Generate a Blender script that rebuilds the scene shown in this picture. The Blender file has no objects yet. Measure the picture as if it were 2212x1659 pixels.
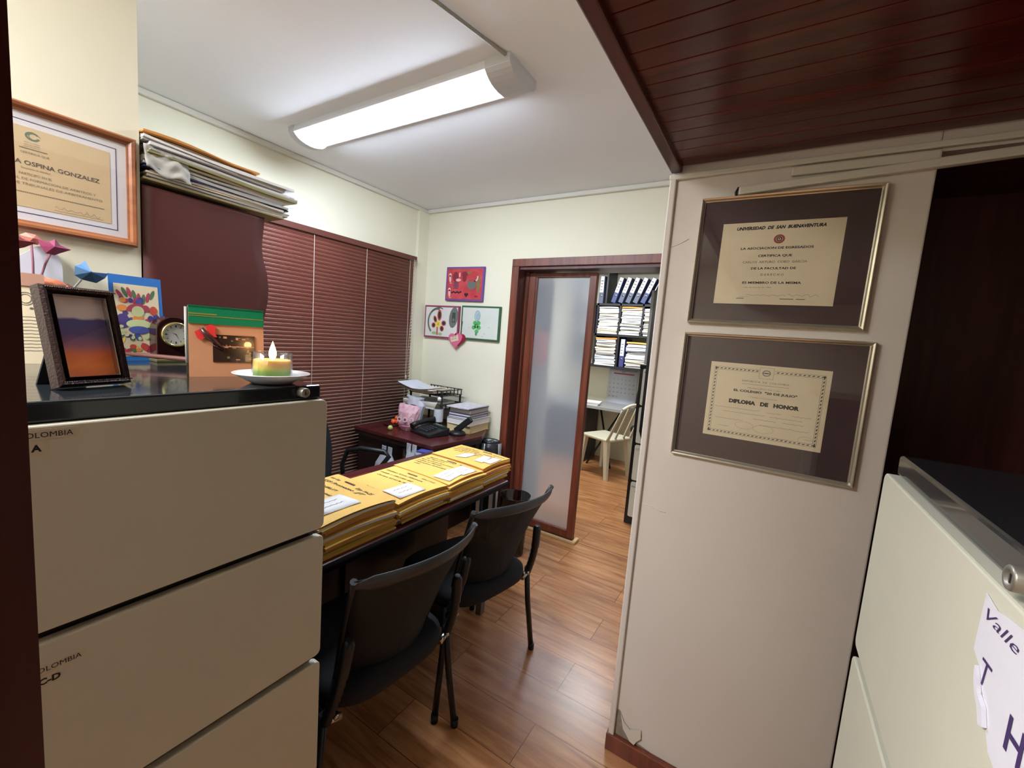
import bpy, bmesh, math, random
from mathutils import Matrix, Vector, Euler
random.seed(7)
PI = math.pi
C = bpy.context.scene.collection
scene = bpy.context.scene

# ------------------------------------------------------------------ camera, world, lights, exposure
CAM_H = 1.465
cam_d = bpy.data.cameras.new('camera'); cam = bpy.data.objects.new('camera', cam_d); C.objects.link(cam)
cam_d.sensor_fit = 'HORIZONTAL'; cam_d.sensor_width = 36.0; cam_d.lens = 910.0 / 2212 * 36
cam_d.clip_start = 0.02; cam_d.clip_end = 60
_y, _p, _r = math.radians(31.39), math.radians(6.24), math.radians(4.4)
_f = Vector((-math.sin(_y)*math.cos(_p), math.cos(_y)*math.cos(_p), -math.sin(_p)))
_rt = Vector((math.cos(_y), math.sin(_y), 0)); _up = _rt.cross(_f)
_R = _rt*math.cos(_r) + _up*math.sin(_r); _U = -_rt*math.sin(_r) + _up*math.cos(_r)
m = Matrix((_R, _U, -_f)).transposed().to_4x4(); m.translation = Vector((0, 0, CAM_H))
cam.matrix_world = m
scene.camera = cam
w = bpy.data.worlds.new('world'); scene.world = w; w.use_nodes = True
w.node_tree.nodes['Background'].inputs[0].default_value = (0.8, 0.85, 1, 1)
w.node_tree.nodes['Background'].inputs[1].default_value = 0.05
scene.view_settings.view_transform = 'Standard'; scene.view_settings.look = 'None'
scene.view_settings.gamma = 1.0; scene.view_settings.use_curve_mapping = False
scene.view_settings.exposure = 0.35
LAMP = 60.0           # emission of the ceiling light's diffuser
def area(name, loc, rot, sx, sy, power, col):
    d = bpy.data.lights.new(name, 'AREA'); d.shape = 'RECTANGLE'; d.size = sx; d.size_y = sy
    d.energy = power; d.color = col
    o = bpy.data.objects.new(name, d); C.objects.link(o); o.location = loc; o.rotation_euler = rot
    return o
area('hall_light', (-1.1, -0.75, 2.42), (0, 0, 0), 0.6, 0.4, 60, (0.98, 0.98, 1.0))
area('far_room_light', (-1.6, 4.15, 2.42), (0, 0, 0), 1.2, 0.25, 44, (0.9, 0.95, 1.0))

# ------------------------------------------------------------------ materials
def lin(c):
    return tuple(((x/255)/12.92 if x/255 <= 0.04045 else (((x/255)+0.055)/1.055)**2.4) for x in c)
_m = {}
def mat(name, rgb, rough=0.6, metal=0.0, var=0.0, vscale=8.0, bump=0.0, bscale=120.0, coat=0.0, spec=0.5,
        emit=None, estr=0.0, rgb2=None, stretch=(1, 1, 1), trans=0.0, ior=1.45, alpha=1.0, sss=0.0):
    if name in _m: return _m[name]
    M = bpy.data.materials.new(name); M.use_nodes = True; nt = M.node_tree; N = nt.nodes; L = nt.links
    b = N['Principled BSDF']; col = lin(rgb)
    b.inputs['Base Color'].default_value = (*col, 1); b.inputs['Roughness'].default_value = rough
    b.inputs['Metallic'].default_value = metal; b.inputs['Coat Weight'].default_value = coat
    b.inputs['Specular IOR Level'].default_value = spec; b.inputs['IOR'].default_value = ior
    b.inputs['Transmission Weight'].default_value = trans; b.inputs['Alpha'].default_value = alpha
    if sss: b.inputs['Subsurface Weight'].default_value = sss; b.inputs['Subsurface Scale'].default_value = 0.01
    if emit: b.inputs['Emission Color'].default_value = (*lin(emit), 1); b.inputs['Emission Strength'].default_value = estr
    if var or bump or rgb2:
        tc = N.new('ShaderNodeTexCoord'); mp = N.new('ShaderNodeMapping'); mp.inputs['Scale'].default_value = stretch
        L.new(tc.outputs['Object'], mp.inputs['Vector'])
    if var or rgb2:
        n = N.new('ShaderNodeTexNoise'); n.inputs['Scale'].default_value = vscale; n.inputs['Detail'].default_value = 5
        L.new(mp.outputs[0], n.inputs['Vector'])
        r = N.new('ShaderNodeValToRGB'); L.new(n.outputs['Fac'], r.inputs[0])
        c1 = [x*(1-var) for x in col]; c2 = lin(rgb2) if rgb2 else [min(1, x*(1+var)) for x in col]
        r.color_ramp.elements[0].position = 0.32; r.color_ramp.elements[1].position = 0.68
        r.color_ramp.elements[0].color = (*c1, 1); r.color_ramp.elements[1].color = (*c2, 1)
        L.new(r.outputs[0], b.inputs['Base Color'])
    if bump:
        n2 = N.new('ShaderNodeTexNoise'); n2.inputs['Scale'].default_value = bscale; n2.inputs['Detail'].default_value = 3
        L.new(mp.outputs[0], n2.inputs['Vector'])
        bp = N.new('ShaderNodeBump'); bp.inputs['Strength'].default_value = bump; bp.inputs['Distance'].default_value = 0.002
        L.new(n2.outputs['Fac'], bp.inputs['Height']); L.new(bp.outputs[0], b.inputs['Normal'])
    _m[name] = M
    return M

def floor_material():
    M = bpy.data.materials.new('laminate_floor'); M.use_nodes = True; nt = M.node_tree; N = nt.nodes; L = nt.links
    b = N['Principled BSDF']
    tc = N.new('ShaderNodeTexCoord'); mp = N.new('ShaderNodeMapping'); L.new(tc.outputs['Object'], mp.inputs['Vector'])
    mp.inputs['Location'].default_value = (0.603, 0.166, 0)
    br = N.new('ShaderNodeTexBrick'); L.new(mp.outputs[0], br.inputs['Vector'])
    br.inputs['Scale'].default_value = 1.0; br.inputs['Brick Width'].default_value = 1.21; br.inputs['Row Height'].default_value = 0.19
    br.inputs['Mortar Size'].default_value = 0.0016; br.inputs['Mortar Smooth'].default_value = 0.2; br.offset = 0.37; br.offset_frequency = 2
    br.inputs['Color1'].default_value = (0.0, 0.0, 0.0, 1); br.inputs['Color2'].default_value = (1, 1, 1, 1); br.inputs['Mortar'].default_value = (0.5, 0.5, 0.5, 1)
    st = N.new('ShaderNodeMapping'); st.inputs['Scale'].default_value = (1.3, 14, 1); L.new(tc.outputs['Object'], st.inputs['Vector'])
    addv = N.new('ShaderNodeVectorMath'); addv.operation = 'ADD'; L.new(st.outputs[0], addv.inputs[0])
    sc = N.new('ShaderNodeVectorMath'); sc.operation = 'SCALE'; sc.inputs['Scale'].default_value = 9.0
    L.new(br.outputs['Color'], sc.inputs[0]); L.new(sc.outputs[0], addv.inputs[1])
    n = N.new('ShaderNodeTexNoise'); n.inputs['Scale'].default_value = 2.0; n.inputs['Detail'].default_value = 7; n.inputs['Roughness'].default_value = 0.6
    n.inputs['Distortion'].default_value = 0.8; L.new(addv.outputs[0], n.inputs['Vector'])
    r = N.new('ShaderNodeValToRGB'); L.new(n.outputs['Fac'], r.inputs[0])
    e = r.color_ramp.elements; e[0].position = 0.28; e[0].color = (*lin((134, 84, 50)), 1); e[1].position = 0.72; e[1].color = (*lin((200, 146, 98)), 1)
    x = e.new(0.5); x.color = (*lin((176, 120, 76)), 1)
    hs = N.new('ShaderNodeHueSaturation'); L.new(r.outputs[0], hs.inputs['Color'])
    mr = N.new('ShaderNodeMapRange'); L.new(br.outputs['Color'], mr.inputs['Value']); mr.inputs['To Min'].default_value = 0.85; mr.inputs['To Max'].default_value = 1.12
    L.new(mr.outputs[0], hs.inputs['Value'])
    mx = N.new('ShaderNodeMixRGB'); mx.inputs['Color2'].default_value = (*lin((60, 32, 20)), 1)
    L.new(hs.outputs[0], mx.inputs['Color1'])
    mf = N.new('ShaderNodeMath'); mf.operation = 'MULTIPLY'; mf.inputs[1].default_value = 0.75
    L.new(br.outputs['Fac'], mf.inputs[0]); L.new(mf.outputs[0], mx.inputs['Fac'])
    L.new(mx.outputs[0], b.inputs['Base Color'])
    b.inputs['Roughness'].default_value = 0.27; b.inputs['Specular IOR Level'].default_value = 0.55
    bp = N.new('ShaderNodeBump'); bp.inputs['Strength'].default_value = 0.5; bp.inputs['Distance'].default_value = 0.0015; bp.invert = True
    L.new(br.outputs['Fac'], bp.inputs['Height'])
    n3 = N.new('ShaderNodeBump'); n3.inputs['Strength'].default_value = 0.12; n3.inputs['Distance'].default_value = 0.001
    L.new(n.outputs['Fac'], n3.inputs['Height']); L.new(bp.outputs[0], n3.inputs['Normal']); L.new(n3.outputs[0], b.inputs['Normal'])
    return M

def wood_mat(name, c1, c2, rough=0.4, axis='y', scale=2.0, coat=0.0, spec=0.5):
    M = bpy.data.materials.new(name); M.use_nodes = True; N = M.node_tree.nodes; L = M.node_tree.links
    b = N['Principled BSDF']; tc = N.new('ShaderNodeTexCoord'); mp = N.new('ShaderNodeMapping')
    s = [16, 16, 16]; s['xyz'.index(axis)] = 1.1
    mp.inputs['Scale'].default_value = s; L.new(tc.outputs['Object'], mp.inputs['Vector'])
    n = N.new('ShaderNodeTexNoise'); n.inputs['Scale'].default_value = scale; n.inputs['Detail'].default_value = 6; n.inputs['Distortion'].default_value = 0.5
    L.new(mp.outputs[0], n.inputs['Vector']); r = N.new('ShaderNodeValToRGB'); L.new(n.outputs['Fac'], r.inputs[0])
    r.color_ramp.elements[0].position = 0.3; r.color_ramp.elements[1].position = 0.7
    r.color_ramp.elements[0].color = (*lin(c1), 1); r.color_ramp.elements[1].color = (*lin(c2), 1)
    L.new(r.outputs[0], b.inputs['Base Color']); b.inputs['Roughness'].default_value = rough
    b.inputs['Coat Weight'].default_value = coat; b.inputs['Coat Roughness'].default_value = 0.12; b.inputs['Specular IOR Level'].default_value = spec
    return M

def clear_glass(name, tint=(255, 255, 255), refl=0.9, rough=0.02):
    """thin clear sheet: fresnel reflection over a transparent body"""
    M = bpy.data.materials.new(name); M.use_nodes = True; N = M.node_tree.nodes; L = M.node_tree.links
    N.clear(); out = N.new('ShaderNodeOutputMaterial'); mx = N.new('ShaderNodeMixShader'); t = N.new('ShaderNodeBsdfTransparent')
    g = N.new('ShaderNodeBsdfGlossy'); lw = N.new('ShaderNodeLayerWeight'); lw.inputs['Blend'].default_value = 0.5
    pw = N.new('ShaderNodeMath'); pw.operation = 'POWER'; pw.inputs[1].default_value = 5.0; L.new(lw.outputs['Facing'], pw.inputs[0])
    fr = N.new('ShaderNodeMath'); fr.operation = 'MULTIPLY_ADD'; fr.inputs[1].default_value = 0.93; fr.inputs[2].default_value = 0.06; L.new(pw.outputs[0], fr.inputs[0])
    t.inputs[0].default_value = (*lin(tint), 1); g.inputs['Roughness'].default_value = rough; g.inputs['Color'].default_value = (refl, refl, refl, 1)
    L.new(fr.outputs[0], mx.inputs[0]); L.new(t.outputs[0], mx.inputs[1]); L.new(g.outputs[0], mx.inputs[2]); L.new(mx.outputs[0], out.inputs[0])
    return M

def mesh_fabric(name):
    """woven see-through net of the chair backs"""
    M = bpy.data.materials.new(name); M.use_nodes = True; N = M.node_tree.nodes; L = M.node_tree.links
    b = N['Principled BSDF']; b.inputs['Base Color'].default_value = (*lin((17, 19, 19)), 1); b.inputs['Roughness'].default_value = 0.75
    out = N['Material Output']; mx = N.new('ShaderNodeMixShader'); t = N.new('ShaderNodeBsdfTransparent')
    mx.inputs[0].default_value = 0.86; L.new(t.outputs[0], mx.inputs[1]); L.new(b.outputs[0], mx.inputs[2]); L.new(mx.outputs[0], out.inputs[0])
    return M

WALL = mat('wall_plaster', (230, 226, 204), 0.75, bump=0.12, bscale=60, var=0.02, vscale=1.5)
WALL2 = mat('pillar_plaster', (214, 206, 198), 0.7, bump=0.15, bscale=45, var=0.03, vscale=2)
CEIL = mat('ceiling_plaster', (234, 235, 238), 0.8, bump=0.1, bscale=30, var=0.015, vscale=2)
TRIMW = mat('white_trim', (214, 211, 200), 0.55)
FLOOR = floor_material()
MAHOG = wood_mat('mahogany_frame', (88, 40, 28), (128, 66, 44), 0.38, 'z', 2.2)
MAHOG_D = wood_mat('dark_mahogany', (64, 29, 26), (86, 43, 38), 0.4, 'z', 2)
WOODC = wood_mat('varnished_ceiling_boards', (66, 17, 14), (98, 30, 24), 0.27, 'x', 1.6, coat=0.0, spec=.42)
WOODT = wood_mat('varnished_ceiling_trim', (72, 30, 24), (100, 48, 40), 0.3, 'y', 1.6)
DESKW = wood_mat('desk_mahogany_laminate', (58, 20, 22), (84, 34, 34), 0.3, 'y', 1.5)
DARKW = wood_mat('black_brown_wood', (22, 12, 12), (34, 18, 17), 0.4, 'z', 2)
PANELW = mat('oxblood_sheet', (84, 42, 40), 0.42, var=0.06, vscale=6, bump=0.05, bscale=14)
BLIND = mat('blind_slats', (136, 78, 66), 0.42, var=0.05)
CORD = mat('blind_cord', (205, 190, 176), 0.8)
CREAM = mat('cream_enamel', (204, 201, 182), 0.42, bump=0.05, bscale=300, var=0.015, vscale=5)
CREAM_R = CREAM
BLACKM = mat('black_enamel', (24, 25, 27), 0.28, var=0.1, vscale=20)
CHROME = mat('chrome', (190, 186, 178), 0.25, metal=1.0)
GOLD = mat('gold_frame', (214, 206, 184), 0.3, metal=0.8)
BLACKP = mat('black_plastic', (26, 27, 29), 0.4)
BLACKF = mat('black_fabric', (24, 26, 30), 0.85, bump=0.3, bscale=400)
GREYRAIL = mat('charcoal_rail', (52, 55, 58), 0.42)
NET = mesh_fabric('chair_net')
PAPER = mat('white_paper', (226, 224, 222), 0.75)
PAPER_B = mat('bluish_paper', (206, 210, 222), 0.75)
PAPER_G = mat('grey_paper', (170, 168, 162), 0.75)
PAPER_Y = mat('aged_paper', (214, 200, 170), 0.75, var=0.04, vscale=12)
MANILA = mat('yellow_manila', (230, 184, 96), 0.7, var=0.05, vscale=6)
MANILA2 = mat('amber_manila', (222, 160, 62), 0.7, var=0.07, vscale=9)
MANILA3 = mat('orange_manila', (206, 140, 66), 0.7, var=0.08, vscale=9)
INK = mat('black_ink', (28, 26, 30), 0.7)
INKG = mat('grey_ink', (98, 92, 88), 0.7)
INKL = mat('faded_ink', (140, 128, 112), 0.8)
PEN = mat('pen_ink', (70, 56, 40), 0.7)
PURPLEINK = mat('purple_marker', (62, 40, 92), 0.7)
BINDER = mat('navy_binder', (58, 68, 112), 0.45)
WHITEPL = mat('ivory_plastic', (206, 200, 178), 0.4)
GLASSF = clear_glass('picture_glass')

# ------------------------------------------------------------------ mesh helpers
class MB:
    def __init__(s): s.bm = bmesh.new(); s.i = 0
    def mi(s, i): s.i = i; return s
    def _tag(s, faces):
        for f in faces: f.material_index = s.i
    def box(s, a, b, M=None, bevel=0.0, seg=2):
        a = Vector(a); b = Vector(b); c = (a+b)/2; d = b-a
        r = bmesh.ops.create_cube(s.bm, size=1.0)
        T = Matrix.Translation(c) @ Matrix.Diagonal((abs(d.x), abs(d.y), abs(d.z), 1))
        if M is not None: T = M @ T
        bmesh.ops.transform(s.bm, matrix=T, verts=r['verts'])
        fs = set(f for v in r['verts'] for f in v.link_faces); s._tag(fs)
        if bevel:
            es = set(e for v in r['verts'] for e in v.link_edges)
            q = bmesh.ops.bevel(s.bm, geom=list(es), offset=bevel, segments=seg, affect='EDGES', profile=0.5)
            s._tag(q['faces'])
        return s
    def quad(s, pts):
        vs = [s.bm.verts.new(p) for p in pts]; f = s.bm.faces.new(vs); f.material_index = s.i; return s
    def poly(s, pts, depth=None):
        """flat outline; depth = vector to extrude along"""
        vs = [s.bm.verts.new(p) for p in pts]; f = s.bm.faces.new(vs); f.material_index = s.i
        if depth is not None:
            d = Vector(depth); v2 = [s.bm.verts.new(Vector(p)+d) for p in pts]
            g = s.bm.faces.new(v2[::-1]); g.material_index = s.i; n = len(vs)
            for k in range(n):
                h = s.bm.faces.new((vs[k], v2[k], v2[(k+1) % n], vs[(k+1) % n])); h.material_index = s.i
        return s
    def tube(s, pts, r, n=8, closed=False, cap=True):
        pts = [Vector(p) for p in pts]; rs = r if isinstance(r, (list, tuple)) else [r]*len(pts); rings = []
        N = len(pts); prev = None
        for k, p in enumerate(pts):
            if closed: t = (pts[(k+1) % N]-pts[k-1])
            else: t = (pts[min(k+1, N-1)]-pts[max(k-1, 0)])
            t.normalize()
            if prev is None:
                u = t.cross(Vector((0, 0, 1)))
                if u.length < 0.05: u = t.cross(Vector((1, 0, 0)))
            else: u = prev - t*prev.dot(t)
            u.normalize(); prev = u; v = t.cross(u)
            rings.append([s.bm.verts.new(p+(u*math.cos(2*PI*j/n)+v*math.sin(2*PI*j/n))*rs[k]) for j in range(n)])
        for k in range(N if closed else N-1):
            a = rings[k]; b = rings[(k+1) % N]
            for j in range(n):
                f = s.bm.faces.new((a[j], a[(j+1) % n], b[(j+1) % n], b[j])); f.material_index = s.i; f.smooth = True
        if cap and not closed:
            for rg in (rings[0][::-1], rings[-1]):
                f = s.bm.faces.new(rg); f.material_index = s.i
        return s
    def lathe(s, prof, n=24, M=None, cap=True):
        rings = []
        for (r, z) in prof:
            ring = []
            for j in range(n):
                p = Vector((r*math.cos(2*PI*j/n), r*math.sin(2*PI*j/n), z))
                ring.append(s.bm.verts.new(M @ p if M is not None else p))
            rings.append(ring)
        for a, b in zip(rings[:-1], rings[1:]):
            for j in range(n):
                f = s.bm.faces.new((a[j], a[(j+1) % n], b[(j+1) % n], b[j])); f.material_index = s.i; f.smooth = True
        if cap:
            for rg, rr in ((rings[0][::-1], prof[0][0]), (rings[-1], prof[-1][0])):
                if rr > 1e-5: f = s.bm.faces.new(rg); f.material_index = s.i
        return s
    def grid(s, fn, nu, nv, thick=None):
        P = [[s.bm.verts.new(fn(i/nu, j/nv)) for j in range(nv+1)] for i in range(nu+1)]
        for i in range(nu):
            for j in range(nv):
                f = s.bm.faces.new((P[i][j], P[i+1][j], P[i+1][j+1], P[i][j+1])); f.material_index = s.i; f.smooth = True
        return s
    def build(s, name, mats, parent=None, solid=0.0, smooth=None, keep_normals=False):
        if not keep_normals: bmesh.ops.recalc_face_normals(s.bm, faces=s.bm.faces)
        me = bpy.data.meshes.new(name); s.bm.to_mesh(me); s.bm.free()
        for q in (mats if isinstance(mats, (list, tuple)) else [mats]): me.materials.append(q)
        o = bpy.data.objects.new(name, me); C.objects.link(o)
        if parent is not None: o.parent = parent
        if smooth: 
            for p in me.polygons: p.use_smooth = True
        if solid:
            md = o.modifiers.new('thickness', 'SOLIDIFY'); md.thickness = solid; md.offset = 0
        return o

def empty(name, loc=(0, 0, 0), rot=(0, 0, 0)):
    o = bpy.data.objects.new(name, None); C.objects.link(o); o.location = loc; o.rotation_euler = rot; o.empty_display_size = 0.05
    return o
def tag(o, label, cat, group=None, kind=None):
    o['label'] = label; o['category'] = cat
    if group: o['group'] = group
    if kind: o['kind'] = kind
    return o
def struct(name, mb, m, label=None, parent=None):
    o = mb.build(name, m, parent)
    if parent is None: o['kind'] = 'structure'
    if label: o['label'] = label
    return o
def copy_tree(o, parent=None):
    c = o.copy(); C.objects.link(c)
    if parent is not None: c.parent = parent
    for ch in [x for x in o.children]: copy_tree(ch, c)
    return c

def text(mb, s, h, x, y, z=0.0, width=None, shear=0.0, bold=0.0, align='LEFT', rot=0.0, M=None, spacing=1.0):
    """adds flat lettering of cap height ~h, baseline at (x, y), in the local xy plane"""
    cu = bpy.data.curves.new('t', 'FONT'); cu.body = s; cu.size = h*1.4; cu.shear = shear; cu.offset = bold*h; cu.space_character = spacing
    cu.resolution_u = 2
    o = bpy.data.objects.new('t', cu); C.objects.link(o)
    dg = bpy.context.evaluated_depsgraph_get(); me = bpy.data.meshes.new_from_object(o.evaluated_get(dg))
    C.objects.unlink(o); bpy.data.objects.remove(o); bpy.data.curves.remove(cu)
    if not me.vertices: return
    xs = [v.co.x for v in me.vertices]; x0, x1 = min(xs), max(xs); sx = (width/(x1-x0)) if width else 1.0
    wd = (x1-x0)*sx; off = {'LEFT': 0, 'CENTER': -wd/2, 'RIGHT': -wd}[align]
    T = Matrix.Translation((x, y, z)) @ Matrix.Rotation(rot, 4, 'Z') @ Matrix.Translation((off, 0, 0)) @ Matrix.Diagonal((sx, 1, 1, 1)) @ Matrix.Translation((-x0, 0, 0))
    if M is not None: T = M @ T
    vs = [mb.bm.verts.new(T @ v.co) for v in me.vertices]
    for p in me.polygons:
        try: f = mb.bm.faces.new([vs[k] for k in p.vertices]); f.material_index = mb.i
        except ValueError: pass
    bpy.data.meshes.remove(me)

def scribble(mb, x0, y0, length, amp, z=0.0, wd=0.0008, step=0.003, rnd=None, fn=None):
    """a wavy pen line as a thin ribbon in the local xy plane"""
    rnd = rnd or random; n = max(3, int(length/step)); pts = []
    for k in range(n+1):
        t = k/n; pts.append((x0+length*t+rnd.uniform(-.3, .3)*step, y0+amp*math.sin(k*1.9+rnd.uniform(-.5, .5))*rnd.uniform(.3, 1), z))
    if fn: pts = [fn(p) for p in pts]
    for a, b in zip(pts[:-1], pts[1:]):
        a = Vector(a); b = Vector(b); d = (b-a); 
        if d.length < 1e-6: continue
        nrm = Vector((-d.y, d.x, 0)); nrm.normalize(); nrm *= wd/2
        mb.quad((a-nrm, b-nrm, b+nrm, a+nrm))

def rect(mb, x0, y0, x1, y1, z=0.0): mb.quad(((x0, y0, z), (x1, y0, z), (x1, y1, z), (x0, y1, z)))
def disc(mb, x, y, rx, ry=None, z=0.0, n=20, rot=0.0):
    ry = ry or rx; pts = []
    for k in range(n):
        a = 2*PI*k/n; px, py = rx*math.cos(a), ry*math.sin(a)
        pts.append((x+px*math.cos(rot)-py*math.sin(rot), y+px*math.sin(rot)+py*math.cos(rot), z))
    mb.quad(pts)
def ring2d(mb, x, y, rx, ry, wd, z=0.0, n=28, a0=0.0, a1=2*PI):
    for k in range(n):
        t0 = a0+(a1-a0)*k/n; t1 = a0+(a1-a0)*(k+1)/n
        mb.quad([(x+(rx-e)*math.cos(t), y+(ry-e)*math.sin(t), z) for t, e in ((t0, 0), (t1, 0), (t1, wd), (t0, wd))])
def frame_bars(mb, W, H, bw, depth, z0=0.0, bevel=0.003):
    """four mitred mouldings round a W x H opening's outside, lying in local xy, standing out along z"""
    prof = [(0, 0), (0, depth*.8), (bw*.22, depth), (bw*.55, depth*.9), (bw*.8, depth*.62), (bw, depth*.55), (bw, 0)]
    cs = [(-W/2, -H/2, 1, 1), (W/2, -H/2, -1, 1), (W/2, H/2, -1, -1), (-W/2, H/2, 1, -1)]
    rings = [[mb.bm.verts.new((cx+sx*p, cy+sy*p, z0+q)) for (p, q) in prof] for cx, cy, sx, sy in cs]
    n = len(prof)
    for k in range(4):
        a, b = rings[k], rings[(k+1) % 4]
        for j in range(n):
            f = mb.bm.faces.new((a[j], b[j], b[(j+1) % n], a[(j+1) % n])); f.material_index = mb.i

ON_PILLAR = (PI/2, 0, 0)            # faces -Y
ON_LEFT = (PI/2, 0, PI/2)           # faces +X

# ------------------------------------------------------------------ the rooms
CH = 2.465
b = MB(); b.box((-4.2, -2.6, -0.1), (2.4, 5.6, 0)); struct('floor', b, FLOOR, 'orange-brown laminate plank floor')
b = MB(); b.box((-4.2, 0.3, CH), (2.4, 5.6, CH+.1)); struct('ceiling', b, CEIL, 'white plaster ceiling of the office')
b = MB(); b.box((-2.4, -2.6, CH), (1.2, 0.3, CH+.1)); struct('ceiling', b, CEIL)
b = MB(); b.box((-2.7, 0.363, 0), (-2.6, 2.80, CH)); struct('wall_left', b, WALL, 'cream wall behind the brown blind')
b = MB(); b.box((-2.6, 2.585, 0), (-2.575, 2.70, CH-.03)); struct('trim_1', b, WALL)
b = MB(); b.box((-1.6, -2.5, 0), (-1.5, 0.463, CH)); b.box((-2.6, .363, 0), (-1.6, .463, CH))
struct('wall_near_left', b, WALL, 'white wall carrying the framed certificate')
# door wall with its opening
OX0, OX1, OT, DY = -1.655, -0.44, 1.985, 2.70
b = MB(); b.box((-2.7, DY, 0), (OX0-.055, DY+.12, CH)); b.box((OX0-.055, DY, OT+.052), (OX1+.055, DY+.12, CH)); b.box((OX1+.055, DY, 0), (-0.34, DY+.12, CH))
struct('wall_back', b, WALL, 'cream wall with childrens paintings and the doorway')
b = MB(); b.box((-0.340, 1.44, 0), (0.282, 2.9, CH), bevel=0.004); struct('wall_right', b, WALL2, 'plaster wall pier carrying the two diplomas')
b = MB(); b.box((.282, 1.44, 1.99), (1.4, 1.5, CH)); struct('wall_header', b, WALL2)
b = MB(); b.box((.282, 2.0, 0), (1.2, 2.06, 2.1)); b.box((.282, 1.5, 2.04), (1.2, 2.0, 2.1)); struct('wall_alcove', b, MAHOG_D, 'dark wood panel at the back of the alcove')
b = MB(); b.box((1.0, -2.5, 0), (1.06, 2.0, CH)); struct('wall_near_right', b, MAHOG_D)
b = MB(); b.box((-1.6, -2.6, 0), (1.06, -2.5, CH)); struct('wall_near', b, WALL)
b = MB(); b.box((-3.6, 5.30, 0), (.6, 5.4, CH)); struct('wall_far', b, WALL, 'white wall of the far office')
b = MB(); b.box((-3.6, 2.82, 0), (-3.5, 5.3, CH)); b.box((-3.5, 2.82, 0), (-2.7, 2.9, CH)); struct('wall_far_left', b, WALL)
b = MB(); b.box((0.05, 2.9, 0), (0.15, 5.3, CH)); struct('wall_far_right', b, WALL)
# lowered ceiling of varnished boards over the passage
WZ = 2.03
b = MB()
y = 1.425; bw = 0.0567; k = 0
while y > -2.4:
    b.box((-.315, y-bw+.0025, WZ+.004), (1.0, y, WZ+.03), bevel=0.0012, seg=1); y -= bw
b.box((-.315, -2.5, WZ+.027), (1.0, 1.43, WZ+.05))
struct('ceiling', b, WOODC, 'lowered ceiling of glossy reddish-brown boards')
b = MB(); b.box((-.345, -2.5, WZ-.012), (-.312, 1.437, WZ+.06), bevel=0.004); struct('trim_2', b, WOODT, 'dark wooden edge of the lowered ceiling')
b = MB(); b.box((-.345, -2.5, WZ+.05), (-.325, 1.43, CH)); struct('trim_3', b, WALL)
# cornices
b = MB()
b.box((-2.6, .463, CH-.03), (-2.575, 2.70, CH), bevel=.006); struct('trim_4', b, TRIMW, 'white cornice along the left wall')
b = MB(); b.box((-2.575, 2.672, CH-.03), (-.347, 2.70, CH), bevel=.006); struct('trim_5', b, TRIMW, 'white cornice above the doorway wall')
b = MB(); b.box((-.347, 1.424, 1.996), (1.0, 1.44, 2.012), bevel=.003); struct('trim_6', b, TRIMW, 'thin white strip under the wooden ceiling')
b = MB(); b.box((-.345, 1.425, 0), (-.325, 1.446, 2.0), bevel=.004); struct('trim_7', b, WALL2, 'narrow corner bead of the plaster pier')
# skirting and the lifting plaster flake above it
b = MB(); b.box((-.350, 1.418, 0), (.282, 1.44, .062), bevel=.002); b.box((-.350, 1.44, 0), (-.340, 2.7, .062)); struct('baseboard_right', b, MAHOG, 'dark wooden skirting at the foot of the pier')
b = MB()
flake = [(-.312, .155), (-.295, .125), (-.272, .11), (-.235, .128), (-.232, .098), (-.245, .082), (-.252, .066), (-.268, .07), (-.285, .09), (-.296, .1)]
b.poly([(x, 1.4385-0.010*(0.16-z)/.1, z) for x, z in flake], (0, -.0015, 0)); 
struct('trim_8', b, mat('plaster_flake', (206, 198, 184), .7), 'flake of paint lifting off the foot of the pier')
b = MB(); b.poly([(-.333, 1.4393, .063), (-.335, 1.4393, .12), (-.322, 1.4393, .16), (-.312, 1.4393, .155), (-.286, 1.4393, .09), (-.25, 1.4393, .07), (-.2, 1.4393, .063)], (0, -.0006, 0))
struct('trim_9', b, mat('bare_plaster', (140, 130, 118), .9, var=.15, vscale=60), 'bare grey plaster patch at the corner')
# hairline crack
b = MB()
def crack(b, pts):
    b.tube([(x, 1.4392, z) for x, z in pts], .0013, 5)
crack(b, [(-.345, .936), (-.32, .938), (-.30, .934), (-.285, .936), (-.265, .926), (-.24, .926)]); crack(b, [(-.33, 1.79), (-.30, 1.80), (-.27, 1.815)])
struct('trim_10', b, mat('crack_filler', (222, 216, 208), .8))

# brown jamb right beside the camera
b = MB(); b.box((-.62, -.03, 0), (-.4555, .0735, CH)); struct('trim_11', b, MAHOG_D, 'dark brown door jamb at the left edge')

# doorway: casing, reveal, track
def door_frame():
    r = empty('door_1', (0, 0, 0)); r['kind'] = 'structure'; r['label'] = 'reddish-brown wooden doorway lining and casing'
    b = MB()
    b.box((OX0-.058, DY-.018, 0), (OX0, DY, OT), bevel=.002); b.box((OX1, DY-.018, 0), (OX1+.058, DY, OT), bevel=.002)
    b.box((OX0-.058, DY-.018, OT), (OX1+.058, DY, OT+.055), bevel=.003)
    b.build('casing', MAHOG, r)
    b = MB(); b.box((OX0-.055, DY, 0), (OX0, DY+.2, OT)); b.box((OX1, DY, 0), (OX1+.055, DY+.2, OT)); b.box((OX0-.055, DY, OT-.02), (OX1+.055, DY+.2, OT+.05))
    b.build('lining', MAHOG_D, r)
    b = MB(); b.box((OX0, DY+.10, .0), (OX0+.012, DY+.125, OT-.02)); b.box((OX0, DY+.15, 0), (OX0+.02, DY+.17, OT-.02)); b.build('stop_bead', MAHOG, r)
door_frame()
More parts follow.
